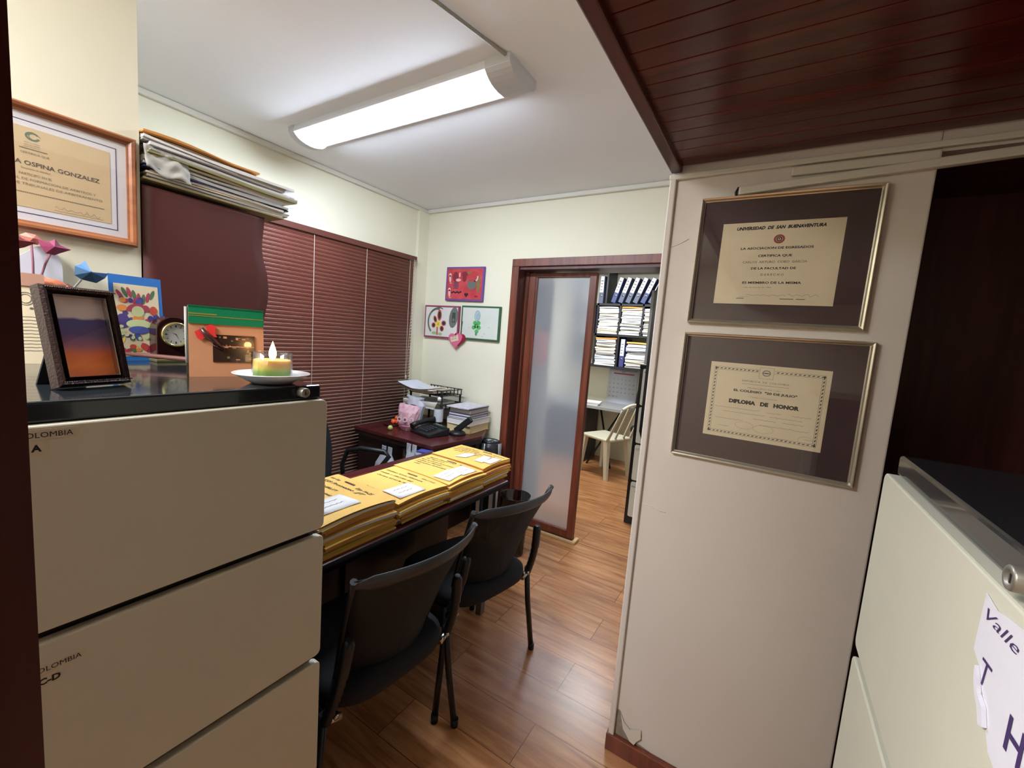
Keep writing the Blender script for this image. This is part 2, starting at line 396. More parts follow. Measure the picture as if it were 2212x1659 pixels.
def sliding_door():
    r = empty('door_2', (0, 0, 0)); r['kind'] = 'structure'; r['label'] = 'frosted glass door leaf in a reddish-brown frame'
    y0, y1 = DY+.098, DY+.142
    b = MB()
    b.box((-1.625, y0, .03), (-1.572, y1, 1.955), bevel=.003); b.box((-1.572, y0+.006, .03), (-1.555, y1-.006, 1.955))
    b.box((-1.142, y0, .03), (-1.092, y1, 1.955), bevel=.003)
    b.box((-1.572, y0, .03), (-1.142, y1, .082), bevel=.003); b.box((-1.572, y0, 1.925), (-1.142, y1, 1.955), bevel=.003)
    b.build('door_stile', MAHOG, r)
    b = MB(); b.box((-1.56, y0+.018, .07), (-1.13, y0+.024, 1.93))
    FR = bpy.data.materials.new('frosted_glass'); FR.use_nodes = True; N = FR.node_tree.nodes; L = FR.node_tree.links
    p = N['Principled BSDF']; p.inputs['Base Color'].default_value = (*lin((232, 238, 246)), 1); p.inputs['Roughness'].default_value = .30
    p.inputs['Transmission Weight'].default_value = .82; p.inputs['IOR'].default_value = 1.25
    b.build('glass_pane', FR, r)
    b = MB(); b.box((-1.60, y0-.018, 0), (-1.062, y0, .022), bevel=.005); b.box((-1.092, y0, 0), (-1.062, y1+.03, .022), bevel=.005)
    b.build('floor_bead', mat('pale_wood_bead', (206, 172, 122), .5), r)
    b = MB(); b.box((-1.625, y0, .0), (-1.092, y1, .03)); b.build('bottom_rail', MAHOG_D, r)
sliding_door()
b = MB(); b.box((-1.09, 2.835, 0), (OX1, 2.845, .004)); struct('trim_12', b, mat('threshold_strip', (170, 120, 90), .3), 'thin floor joint strip across the doorway')

# ------------------------------------------------------------------ ceiling lamp
def ceiling_light():
    r = empty('ceiling_light', (-1.60, 1.412, CH)); tag(r, 'long white fluorescent ceiling light, lit, with curved diffuser', 'ceiling light')
    L0, L1 = -.68, .685
    prof = [(-.092, 0), (-.096, -.020), (-.094, -.030), (-.086, -.031), (-.066, -.026), (.066, -.026), (.086, -.031), (.094, -.030), (.096, -.020), (.092, 0)]
    b = MB(); b.poly([(L0+.005, y, z) for y, z in prof], (L1-L0-.01, 0, 0)); b.build('housing', mat('lamp_white', (222, 222, 226), .4), r)
    def arc(x, sc=1.0, n=10): return [(x, -.066*sc*math.cos(PI*k/n), -.026-.036*sc*math.sin(PI*k/n)) for k in range(n+1)]
    for (x0, x1) in ((L0, L0+.045), (L1-.11, L1)):
        b = MB(); pts = [(x0, -.097, 0)]+[(x0, -.097*math.cos(PI*k/12), -.018-.049*math.sin(PI*k/12)) for k in range(13)]+[(x0, .097, 0)]
        b.poly(pts, (x1-x0, 0, 0)); b.build('end_cap', mat('lamp_cap', (196, 196, 200), .45), r)
    b = MB(); a = arc(L0+.046); c = arc(L1-.111)
    va = [b.bm.verts.new(p) for p in a]; vc = [b.bm.verts.new(p) for p in c]
    for k in range(len(a)-1):
        f = b.bm.faces.new((va[k], vc[k], vc[k+1], va[k+1])); f.smooth = True
    E = bpy.data.materials.new('lit_diffuser'); E.use_nodes = True; p = E.node_tree.nodes['Principled BSDF']
    p.inputs['Base Color'].default_value = (.9, .92, .95, 1); p.inputs['Emission Color'].default_value = (.76, .86, 1.0, 1); p.inputs['Emission Strength'].default_value = LAMP
    b.build('diffuser', E, r)
ceiling_light()
b = MB(); b.tube([(-.925, 1.36, CH-.008), (-.935, 1.31, CH-.007), (-.997, 1.028, CH-.007), (-1.16, .3, CH-.007)], .006, 6)
tag(b.build('ceiling_cable', mat('grey_cable', (150, 146, 140), .6)), 'thin grey cable running along the ceiling to the lamp', 'cable')

# cable trunking on the diploma wall
b = MB(); b.box((-.145, 1.418, -.009), (1.0, 1.44, .013), Matrix.Translation((0, 0, 1.941)) @ Matrix.Rotation(math.radians(-2.6), 4, 'Y') @ Matrix.Translation((0, 0, 0)), bevel=.004)
t1 = tag(b.build('cable_trunking', TRIMW), 'long white cable trunking sloping above the upper diploma', 'trunking')
t1.location = (0, 0, 0.004)
b = MB(); b.box((-.02, 1.424, 1.968), (.283, 1.44, 1.992), bevel=.004)
tag(b.build('cable_trunking', TRIMW), 'short white trunking directly under the wooden ceiling', 'trunking')
b = MB(); b.tube([(-.150, 1.4395, 1.925), (-.153, 1.432, 1.94), (-.148, 1.4395, 1.955)], .004, 6)
tag(b.build('cable_end', BLACKP), 'black cable end sticking out of the sloping trunking', 'cable')

# ------------------------------------------------------------------ blind
def blind():
    r = empty('venetian_blind', (-2.555, 0, 0)); tag(r, 'reddish-brown venetian blind, slats closed, covering the left wall', 'blind')
    y0, y1, zt = .62, 2.535, 2.045
    b = MB(); b.box((-.03, y0, zt-.028), (.025, y1, zt+.008), bevel=.002); b.build('head_rail', mat('blind_rail', (96, 52, 44), .45), r)
    b = MB(); z = zt-.045
    while z > .30:
        pts = []
        for k in range(4):
            t = k/3-.5; pts.append((t*.014 - .004*(1-4*t*t)*-1, z+t*.0235))
        for (xa, za), (xb, zb) in zip(pts[:-1], pts[1:]):
            b.quad(((xa, y0+.01, za), (xa, y1-.01, za), (xb, y1-.01, zb), (xb, y0+.01, zb)))
        z -= .0245
    b.build('slats', BLIND, r, solid=.0006, smooth=True)
    b = MB(); b.box((-.012, y0+.01, .27), (.016, y1-.01, .29), bevel=.002); b.build('bottom_rail', BLIND, r)
    for yy in (1.10, 1.645, 2.05, 2.47):
        b = MB(); b.tube([(.016, yy, zt-.02), (.018, yy+.002, 1.2), (.016, yy, .29)], .0016, 5); b.build('ladder_cord', CORD, r)
    b = MB(); b.tube([(.03, 2.50, zt-.02), (.034, 2.49, 1.6), (.034, 2.462, 1.1)], .0022, 5); b.tube([(.03, 2.515, zt-.02), (.036, 2.51, 1.6), (.036, 2.478, 1.06)], .0022, 5)
    b.lathe([(.002, 0), (.006, .005), (.005, .03), (.002, .035)], 8, Matrix.Translation((.035, 2.463, 1.065))); b.build('pull_cord', CORD, r)
blind()

# ------------------------------------------------------------------ bookcase with a warped side sheet and the paper pile on it
def bookcase():
    r = empty('bookcase', (-1.75, .64, 0)); tag(r, 'tall bookcase with a warped oxblood side sheet under a paper pile', 'bookcase')
    b = MB(); b.box((-.28, -.172, 0), (.235, .125, 1.79), bevel=.003); b.build('carcass', MAHOG_D, r)
    b = MB(); edge = [(1.80, .150), (1.76, .146), (1.72, .141), (1.69, .140), (1.66, .144), (1.62, .155), (1.575, .161), (1.53, .160), (1.48, .152), (1.44, .146), (1.36, .145), (1.2, .15), (.1, .15)]
    def fn(u, v):
        k = v*(len(edge)-1); i = min(int(k), len(edge)-2); f = k-i
        z = edge[i][0]*(1-f)+edge[i+1][0]*f; ye = edge[i][1]*(1-f)+edge[i+1][1]*f
        y = -.174+(ye+.174)*u
        return (.252+.006*math.sin(z*9)*u, y, z)
    b.grid(fn, 10, 48); b.build('side_sheet', PANELW, r, solid=.003)
bookcase()

def sheet(mb, w, h, cx, cy, z, rot=0, bend=0.0, t=0.001, nx=6, ny=1, droop=0.0, seed=0):
    """one loose sheet or thin folder lying at z, gently bent"""
    ca, sa = math.cos(rot), math.sin(rot)
    def fn(u, v):
        x = (u-.5)*w; y = (v-.5)*h
        zz = z+bend*math.sin(PI*u)+droop*max(0, v-.6)**2
        return (cx+x*ca-y*sa, cy+x*sa+y*ca, zz)
    mb.grid(fn, nx, max(ny, 4))

def pile_on_bookcase():
    rnd = random.Random(3); z = 1.812
    cols = [(mat('drab_card', (150, 136, 98), .7), 'drab'), (PAPER, 'white'), (PAPER_G, 'grey'), (PAPER_Y, 'aged cream'), (PAPER, 'white'), (mat('navy_card', (38, 44, 92), .5), 'navy'), (PAPER_G, 'grey'), (PAPER_B, 'bluish white'),
            (PAPER, 'white'), (PAPER_Y, 'cream'), (mat('olive_card', (140, 134, 92), .7), 'olive'), (PAPER_G, 'grey'), (PAPER, 'white'), (PAPER_B, 'bluish white'), (PAPER, 'white'), (PAPER_G, 'grey'), (PAPER, 'white'),
            (mat('navy_card2', (30, 36, 90), .5), 'navy'), (PAPER_Y, 'cream'), (MANILA3, 'orange')]
    for i, (m_, nm) in enumerate(cols):
        th = rnd.uniform(.004, .008) if i < 18 else .005
        L_ = rnd.uniform(.36, .42); cy = .655+rnd.uniform(-.016, .02)+ (0.012 if 8 < i < 17 else 0) - (.06 if i > 17 else 0); cx = -1.625+rnd.uniform(-.012, .012)
        if i > 16: L_ = .30
        b = MB(); rot = rnd.uniform(-.03, .03)
        tilt = -.05*(1 if i > 5 else .4)
        def fn(u, v, side, cx=cx, cy=cy, L_=L_, z=z, th=th, rot=rot, tilt=tilt):
            x = (u-.5)*.27; y = (v-.5)*L_
            zz = z + side*th*(1+.35*math.sin(7*v+i)) + tilt*0.25*(v-.5) + .004*math.sin(5*v+i*1.3)*(i/20) - .018*max(0, v-.8)*2*(i/20)
            return Vector((cx+x-y*rot, max(cy+y+x*rot, .4665+.0005*side), max(zz, z-.004+side*th)))
        n = 8
        for sd in (0, 1):
            b.grid(lambda u, v, sd=sd: fn(u, v, sd), 3, n)
        for uu in (0, 1): b.grid(lambda u, v, uu=uu: fn(uu, v, u), 1, n)
        for vv in (0, 1): b.grid(lambda u, v, vv=vv: fn(v, vv, u), 1, 3)
        o = b.build('paper_bundle', m_)
        pos = {0: 'bottom of the pile', len(cols)-1: 'on the very top of the pile'}.get(i)
        if pos: lab = nm+' folder at the '+pos+' on the tall bookcase' if i == 0 else nm+' folder '+pos+' on the tall bookcase'
        elif nm == 'navy': lab = ('lower' if i < 10 else 'upper')+' navy folder in the paper pile on the tall bookcase'
        elif nm == 'olive': lab = 'olive folder halfway up the paper pile on the tall bookcase'
        elif nm == 'aged cream': lab = 'aged cream folder low in the paper pile on the tall bookcase'
        else: lab = nm+' paper bundle inside the pile on the tall bookcase'
        tag(o, lab, 'papers', 'paper bundles piled on the tall bookcase')
        z += th*1.0+.0004
pile_on_bookcase()
def crumpled(name, p0, du, dv, amp, m_, label, seed):
    rs = random.Random(seed); p0, du, dv = Vector(p0), Vector(du), Vector(dv); nrm = du.cross(dv).normalized(); ph = [rs.uniform(0, 6) for _ in range(4)]
    b = MB()
    b.grid(lambda u, v: p0+du*u+dv*v+nrm*amp*(math.sin(7*u+ph[0]+3*v)+.6*math.sin(13*v+ph[1])+.5*math.sin(17*u-9*v+ph[2]))+dv*.10*math.sin(9*u+ph[3]), 14, 10)
    o = b.build(name, m_, None, solid=.0006); tag(o, label, 'paper sheet'); return o
crumpled('crumpled_sheet', (-1.474, .468, 1.838), (.006, .10, -.014), (-.012, 0, .062), .0035, PAPER_G, 'crumpled grey sheet bulging out at the left end of the bookcase pile', 4)
crumpled('loose_sheet', (-1.495, .790, 1.842), (-.012, .105, .022), (-.09, .01, .004), .0022, PAPER, 'loose white sheet sticking out at the right end of the bookcase pile', 6)

# ------------------------------------------------------------------ framed pictures
def framed_certificate():
    # faces +X; local x = +Y, y = up.  outer: Y .09-.451, z 1.628-1.904
    W, H = .372, .275
    r = empty('framed_certificate', (-1.499, .452-W/2, 1.766), ON_LEFT); tag(r, 'certificate in a light brown wooden frame on the white left wall', 'framed certificate')
    b = MB(); frame_bars(b, W, H, .019, .018); b.build('frame', wood_mat('honey_wood', (118, 70, 46), (164, 104, 68), .3, 'x', 2), r)
    b = MB(); b.box((-W/2+.01, -H/2+.01, .0005), (W/2-.01, H/2-.01, .005)); b.build('mat_board', mat('white_mat', (228, 226, 232), .7), r)
    q = lambda y: y-(.452-W/2); zz = lambda z: z-1.766
    b = MB()
    x0, x1, y0, y1 = -(q(.414)), q(.414), zz(1.664), zz(1.868)
    for (a, c, d, e) in ((x0, y0, x1, y0+.0016), (x0, y1-.0016, x1, y1), (x0, y0, x0+.0016, y1), (x1-.0016, y0, x1, y1)): rect(b, a, c, d, e, .0056)
    b.build('border_line', mat('navy_line', (60, 54, 110), .6), r)
    b = MB(); b.box((-q(.401), zz(1.678), .005), (q(.401), zz(1.854), .0058)); b.build('certificate_paper', mat('tan_parchment', (214, 190, 152), .7, var=.03, vscale=10), r)
    b = MB()
    Z = .0062
    text(b, 'A OSPINA GONZALEZ', .0095, q(.2405), zz(1.7715), Z, width=q(.381)-q(.2405), bold=.02)
    b.mi(1); text(b, 'CERTIFICA QUE', .0045, q(.272), zz(1.796), Z, width=.045, align='CENTER')
    text(b, 'PARTICIPO EN EL', .0055, q(.272), zz(1.7485), Z, width=.052, align='CENTER')
    text(b, 'NAL DE FORMACION DE ARBITROS Y', .0055, q(.373), zz(1.7375), Z, width=.142, align='RIGHT')
    text(b, 'DE TRIBUNALES DE ARBITRAMENTO', .0055, q(.385), zz(1.7265), Z, width=.149, align='RIGHT')
    text(b, 'Documento de identidad', .004, q(.272), zz(1.762), Z, width=.045, align='CENTER')
    for k in range(46): rect(b, q(.237)+k*.0033, zz(1.7095), q(.237)+k*.0033+.0026, zz(1.7095)+.0022, Z)
    for dz in (.012, .0165, .021): text(b, 'camara de comercio', .0028, q(.268), zz(1.832-dz), Z, width=.025, align='CENTER')
    rect(b, q(.248), zz(1.8065), q(.292), zz(1.8085), Z)
    rs = random.Random(2); scribble(b, q(.30), zz(1.689), .08, .006, Z, .0006, .004, rs); scribble(b, q(.30), zz(1.683), .085, .0006, Z, .0006, .004, rs)
    b.mi(2)
    ring2d(b, q(.269), zz(1.836), .0115, .0095, .0035, Z, 24, .5, 2*PI-.3); ring2d(b, q(.272), zz(1.836), .0095, .0075, .0012, Z+.0001, 24, .2, 2*PI-.6)
    b.build('lettering', [INKG, INKL, mat('green_emblem', (96, 122, 104), .7)], r)
    b = MB(); rect(b, -W/2+.015, -H/2+.015, W/2-.015, H/2-.015, .0085); b.build('glass', GLASSF, r)
framed_certificate()

BROWNMAT = mat('brown_mount', (66, 48, 50), .8, var=.04, vscale=40)
def diploma(name, cx, cz, W, H, paper, label, rot, draw, plab):
    r = empty(name, (cx, 1.4385, cz), (PI/2, 0, 0)); r.rotation_euler = Euler((PI/2, rot, 0), 'XYZ'); tag(r, label, 'framed diploma')
    b = MB(); frame_bars(b, W, H, .0115, .022); b.build('frame', GOLD, r)
    b = MB(); b.box((-W/2+.006, -H/2+.006, .001), (W/2-.006, H/2-.006, .008)); b.build('mount_board', BROWNMAT, r)
    x0, z0, x1, z1 = paper
    b = MB(); b.box((x0-cx, z0-cz, .008), (x1-cx, z1-cz, .009)); b.build('diploma_paper', PAPER_Y, r)
    b = MB(); draw(b, cx, cz); b.build('lettering', [INK, INKG, INKL, mat('red_seal', (150, 60, 56), .7)], r)
    b = MB(); rect(b, -W/2+.009, -H/2+.009, W/2-.009, H/2-.009, .0125); b.build('glass', GLASSF, r)
def draw1(b, cx, cz):
    Z = .0094; X = lambda x: x-cx; Y = lambda z: z-cz
    text(b, 'UNIVERSIDAD  DE  SAN  BUENAVENTURA', .0085, X(-.03), Y(1.8285), Z, width=.215, align='CENTER', shear=.25, bold=.07)
    for s, z, wd, mi, bo in (('LA ASOCIACION DE EGRESADOS', 1.7725, .177, 0, .04), ('CERTIFICA QUE', 1.751, .083, 0, .04), ('CARLOS  ARTURO  COBO  GARCIA', 1.7335, .158, 2, .03), ('DE LA FACULTAD DE', 1.7155, .11, 0, .04), ('D E R E C H O', 1.6975, .056, 2, .03), ('ES MIEMBRO DE LA MISMA', 1.675, .145, 0, .04)):
        b.mi(mi); text(b, s, .0062, X(-.032), Y(z), Z, width=wd, align='CENTER', bold=bo)
    b.mi(1); text(b, 'Cali, 26 de julio de 1988', .003, X(-.10), Y(1.663), Z, width=.07)
    for (xa, xb) in ((-.115, -.095), (-.005, .028), (.034, .055)): rect(b, X(xa), Y(1.6315), X(xb), Y(1.6335), Z)
    rs = random.Random(8); b.mi(2); scribble(b, X(-.09), Y(1.642), .10, .003, Z, .0008, .006, rs); scribble(b, X(.01), Y(1.643), .075, .006, Z, .0008, .006, rs); rect(b, X(-.11), Y(1.637), X(-.08), Y(1.6375), Z)
    b.mi(3); ring2d(b, X(-.027), Y(1.7995), .0135, .0125, .005, Z); ring2d(b, X(-.027), Y(1.7995), .0075, .007, .0012, Z)
    b.mi(0); ring2d(b, X(-.027), Y(1.7995), .0062, .006, .0022, Z+.0001); rect(b, X(-.029), Y(1.798), X(-.025), Y(1.8015), Z+.0001)
def draw2(b, cx, cz):
    Z = .0094; X = lambda x: x-cx; Y = lambda z: z-cz
    text(b, 'DIPLOMA   DE   HONOR', .0105, X(-.0095), Y(1.3225), Z, width=.178, align='CENTER', bold=.10)
    b.mi(0); text(b, 'EL COLEGIO  "20 DE JULIO"', .0062, X(-.0095), Y(1.358), Z, width=.160, align='CENTER', bold=.06)
    b.mi(1); text(b, 'REPUBLICA  DE  COLOMBIA', .0048, X(-.011), Y(1.389), Z, width=.118, align='CENTER')
    rect(b, X(-.07), Y(1.382), X(.048), Y(1.3828), Z)
    b.mi(2); text(b, 'MUNICIPIO DE CALI', .0046, X(-.011), Y(1.369), Z, width=.085, align='CENTER'); text(b, 'Confiere el presente', .0042, X(-.011), Y(1.343), Z, width=.068, align='CENTER', shear=.3)
    rs = random.Random(5)
    for xa, ln, z in ((-.135, .12, 1.306), (.0, .04, 1.3045), (.065, .045, 1.304), (-.11, .11, 1.294), (.012, .08, 1.293), (-.03, .06, 1.281), (.045, .05, 1.281), (-.13, .075, 1.272), (-.01, .08, 1.2655), (.07, .04, 1.264), (-.12, .03, 1.249), (.03, .035, 1.2335), (.10, .02, 1.243)):
        scribble(b, X(xa), Y(z), ln, .0016, Z, .0009, .0035, rs)
    for (x, z, rx, ry) in ((-.05, 1.258, .024, .011), (.0, 1.254, .026, .012), (.104, 1.241, .018, .011)): ring2d(b, X(x), Y(z), rx, ry, .0006, Z)
    # ornamental border
    b.mi(0); x0, x1, z0, z1 = -.148, .130, 1.226, 1.427
    for off in (0, .0075):
        for (a, c, d, e) in ((x0+off, z0+off, x1-off, z0+off+.0006), (x0+off, z1-off-.0006, x1-off, z1-off), (x0+off, z0+off, x0+off+.0006, z1-off), (x1-off-.0006, z0+off, x1-off, z1-off)):
            if c > 1.41: rect(b, X(a), Y(c), X(-.030), Y(e), Z); rect(b, X(.008), Y(c), X(d), Y(e), Z)
            else: rect(b, X(a), Y(c), X(d), Y(e), Z)
    n = 26
    for k in range(n):
        x = x0+.008+(x1-x0-.016)*k/(n-1); disc(b, X(x), Y(z0+.004), .0036, .0014, Z, 8, .35)
        if not (-.034 < x < .012): disc(b, X(x), Y(z1-.004), .0036, .0014, Z, 8, .35)
    n = 19
    for k in range(n):
        z = z0+.008+(z1-z0-.016)*k/(n-1); disc(b, X(x0+.004), Y(z), .0036, .0014, Z, 8, PI/2-.35); disc(b, X(x1-.004), Y(z), .0036, .0014, Z, 8, PI/2-.35)
    for x in (x0+.004, x1-.004):
        for z in (z0+.004, z1-.004): disc(b, X(x), Y(z), .003, .003, Z+.0001, 8)
    b.mi(1); ring2d(b, X(-.011), Y(1.4185), .0105, .0088, .0022, Z); disc(b, X(-.011), Y(1.4185), .0085, .002, Z, 12)
    for (a, c, d, e) in ((-.029, 1.402, .007, 1.4026), (-.029, 1.434, .007, 1.4346), (-.029, 1.402, -.0284, 1.434), (.0064, 1.402, .007, 1.434)): rect(b, X(a), Y(c), X(d), Y(e), Z)
diploma('framed_diploma', -.0255, 1.7405, .4345, .372, (-.175, 1.616, .1195, 1.849), 'upper gold-framed diploma headed by a university name with a red seal', math.radians(.4), draw1, '')
diploma('framed_diploma', -.0125, 1.330, .4675, .391, (-.1595, 1.214, .142, 1.441), 'lower gold-framed diploma of honour with an ornamental border', math.radians(.0), draw2, '')

# ------------------------------------------------------------------ filing cabinets
def rounded_panel(b, x0, x1, y0, y1, z0, z1, r=.012, n=4):
    """panel facing +x, rounded outline in the yz plane"""
    pts = []
    for cy, cz, a0 in ((y1-r, z1-r, 0), (y0+r, z1-r, PI/2), (y0+r, z0+r, PI), (y1-r, z0+r, 3*PI/2)):
        for k in range(n+1):
            a = a0+PI/2*k/n; pts.append((x0, cy+r*math.cos(a), cz+r*math.sin(a)))
    b.poly(pts, (x1-x0, 0, 0))
def cabinet(loc, rotz, label, depth=.66, W=.46, drawers=4, lip=.012):
    """local: front faces +x at x=0, width along y centred, top at z 1.331"""
    r = empty('filing_cabinet', loc, (0, 0, rotz)); tag(r, label, 'filing cabinet')
    b = MB(); b.box((-depth, -W/2, .0), (-.0195, W/2, 1.300), bevel=.002); b.build('body', BLACKM, r)
    b = MB(); b.box((-depth-.003, -W/2-.003, 1.301), (-.012, W/2+.003, 1.331), bevel=.004); b.box((-.05, -W/2, 1.296), (-.019, W/2, 1.303)); b.build('top_plate', mat('glossy_black_top', (34, 38, 41), .12, coat=.3), r)
    for k in range(drawers):
        z1 = 1.300-.3115*k; z0 = z1-.295
        b = MB(); rounded_panel(b, -.0195, 0, -W/2-lip, W/2+lip, z0, z1, .013); d = b.build('drawer', CREAM, r)
        bev = d.modifiers.new('edge', 'BEVEL'); bev.width = .0025; bev.segments = 2; bev.limit_method = 'ANGLE'
    b = MB(); M = Matrix.Translation((-.012, W/2-.043, 1.3185)) @ Matrix.Rotation(PI/2, 4, 'Y')
    b.lathe([(.0098, 0), (.0098, .017), (.0088, .0185), (.006, .0185), (.0055, .017), (0.001, .017)], 24, M, cap=False); b.mi(1)
    b.box((.0050, W/2-.0438, 1.3145), (.0056, W/2-.0422, 1.3215)); b.build('lock', [mat('dull_nickel', (150, 146, 136), .4, metal=.7), BLACKP], r)
    return r
cab1 = cabinet((-.82, .332, 0), 0, 'cream-fronted black filing cabinet at left with candle and ornaments on top', W=.456, depth=.665)
cab2 = cabinet((.172, .632, 0), PI, 'cream-fronted black filing cabinet at the right edge with a torn label', W=.456, depth=.665)
cab3 = cabinet((-.66, 3.42, 0), -PI/2, 'black filing cabinet with cream drawers standing in the far room', W=.48, depth=.6, lip=-.03)
# stickers on the left cabinet
STK = mat('worn_label', (206, 198, 174), .7, var=.06, vscale=80)
def cab_label(z, lines):
    r = MB(); r.box((0, .05-.332, z-.006), (.0004, .18-.332, z+.008)); r.box((0, .06-.332, z-.026), (.0005, .150-.332, z-.008))
    M = Matrix((( 0, 0, 1, .0008), (1, 0, 0, 0), (0, 1, 0, 0), (0, 0, 0, 1)))
    r.mi(1)
    text(r, 'COLOMBIA', .0075, .122-.332, z-.003, 0, width=.052, bold=.0, M=M)
    text(r, lines, .009, .1335-.332-(.0 if len(lines) < 2 else .004), z-.0215, 0, bold=.06, M=M)
    o = r.build('drawer_label', [STK, INK], cab1); o['label'] = 'printed paper labels reading COLOMBIA'
cab_label(1.287, 'A'); cab_label(.949, 'C-D')
b = MB(); M = Matrix(((0, 0, -1, 0), (1, 0, 0, 0), (0, 1, 0, 0), (0, 0, 0, 1)))
MF = Matrix(((0, 0, 1, .0008), (1, 0, 0, 0), (0, 1, 0, 0), (0, 0, 0, 1)))
for z, s, s2 in ((1.265, 'A-B', ''), (.635, 'CC-TE', 'A-Z'), (.32, 'PENAL', 'A-Z')):
    text(b, s, .016, -.2, z, 0, M=MF); 
    if s2: text(b, s2, .016, -.17, z-.032, 0, M=MF)
o = b.build('drawer_label', INK, cab3)
# torn label on the right cabinet (local x forward = world -X, local y = world -Y)
def torn_label():
    b = MB(); rs = random.Random(4)
    # world (Y, z) outline -> local y = .632-Y
    out = [(.487, 1.288), (.489, 1.238), (.475, 1.232), (.470, 1.222), (.458, 1.214), (.455, 1.200), (.446, 1.196), (.438, 1.186), (.40, 1.176), (.33, 1.18), (.32, 1.30), (.40, 1.296), (.43, 1.290), (.452, 1.287), (.466, 1.284)]
    b.poly([(.0006, .632-y, z) for y, z in out], (.0006, 0, 0)); 
    b.mi(0); b.poly([(.0014, .632-y, z) for y, z in ((.474, 1.232), (.462, 1.216), (.452, 1.212), (.445, 1.2), (.452, 1.197), (.459, 1.208), (.466, 1.213), (.472, 1.222))], (.003, .001, 0))
    b.mi(1); M = Matrix(((0, 0, 1, .0016), (1, 0, 0, 0), (0, 1, 0, 0), (0, 0, 0, 1)))
    text(b, 'Valle', .010, .632-.479, 1.270, 0, shear=.35, bold=-.005, width=.052, M=M)
    text(b, 'T', .021, .632-.471, 1.222, 0, bold=-.005, shear=.12, M=M); text(b, 'H', .026, .632-.421, 1.206, 0, bold=.02, M=M)
    o = b.build('torn_label', [mat('torn_paper', (214, 212, 220), .75, bump=.4, bscale=60), PURPLEINK], cab2); o['label'] = 'torn white paper label with purple handwriting'
torn_label()

CT = 1.331
# ------------------------------------------------------------------ things on the left cabinet
def photo_frame():
    # front bottom corners (-.925,.174) .. (-.966,.278): faces +X, leaning back
    ang = math.atan2(.104, -.041)   # direction of the bottom edge
    r = empty('photo_frame', (-.945, .226, CT+.0012)); tag(r, 'dark bronze photo frame holding a sunset picture on the left cabinet', 'photo frame')
    W, H = .098, .160
    r.rotation_euler = Euler((PI/2-math.radians(14), 0, math.radians(107)), 'XYZ')
    FM = mat('dark_bronze', (58, 44, 44), .3, metal=.75, bump=.5, bscale=300)
    b = MB(); T = Matrix.Translation((0, H/2+.002, 0)); frame_bars(b, W, H, .0145, .024, -.008); b.bm.transform(T)
    for k in range(34):
        for yy in (.008, H-.004):
            b.lathe([(0.0002, -.0018), (.0015, 0), (0.0002, .0018)], 6, Matrix.Translation((-W/2+.004+k*(W-.008)/33, yy, .0205)))
    b.build('frame', FM, r)
    b = MB(); frame_bars(b, W-.028, H-.028, .002, .013); b.bm.transform(T); b.build('inner_bead', CHROME, r)
    b = MB(); b.box((-W/2+.006, .008, -.004), (W/2-.006, H-.006, .001)); b.build('back_board', BLACKF, r)
    # picture: sky, hills, sunset glow
    P = bpy.data.materials.new('sunset_print'); P.use_nodes = True; N = P.node_tree.nodes; L = P.node_tree.links; p = N['Principled BSDF']; p.inputs['Roughness'].default_value = .5
    tc = N.new('ShaderNodeTexCoord'); sp = N.new('ShaderNodeSeparateXYZ'); L.new(tc.outputs['Object'], sp.inputs[0])
    nz = N.new('ShaderNodeTexNoise'); nz.inputs['Scale'].default_value = 28; L.new(tc.outputs['Object'], nz.inputs['Vector'])
    ad = N.new('ShaderNodeMath'); ad.operation = 'MULTIPLY_ADD'; ad.inputs[1].default_value = .016; L.new(nz.outputs['Fac'], ad.inputs[0]); L.new(sp.outputs['Y'], ad.inputs[2])
    mr = N.new('ShaderNodeMapRange'); mr.inputs['From Min'].default_value = .022; mr.inputs['From Max'].default_value = .152; L.new(ad.outputs[0], mr.inputs['Value'])
    rp = N.new('ShaderNodeValToRGB'); L.new(mr.outputs[0], rp.inputs[0]); e = rp.color_ramp.elements
    e[0].position = 0; e[0].color = (*lin((226, 110, 80)), 1); e[1].position = 1; e[1].color = (*lin((224, 208, 206)), 1)
    for pos, c in ((.16, (255, 146, 70)), (.30, (240, 120, 70)), (.42, (150, 90, 120)), (.55, (92, 72, 124)), (.74, (76, 72, 134)), (.77, (214, 198, 200))):
        x = e.new(pos); x.color = (*lin(c), 1)
    L.new(rp.outputs[0], p.inputs['Base Color'])
    b = MB(); b.box((-W/2+.013, .016, .002), (W/2-.013, H-.012, .004)); b.build('picture', P, r)
    b = MB(); rect(b, -W/2+.015, .017, W/2-.015, H-.013, .009); b.build('glass', GLASSF, r)
    b = MB(); b.poly([(-.028, .10, -.004), (.028, .10, -.004), (.034, .008, -.004), (-.034, .008, -.004)], (0, 0, -.002))
    b.poly([(-.026, .115, -.006), (.026, .115, -.006), (.032, .013, -.075), (-.032, .013, -.075)], (0, .002, -.002)); b.build('easel_leg', BLACKF, r)
photo_frame()

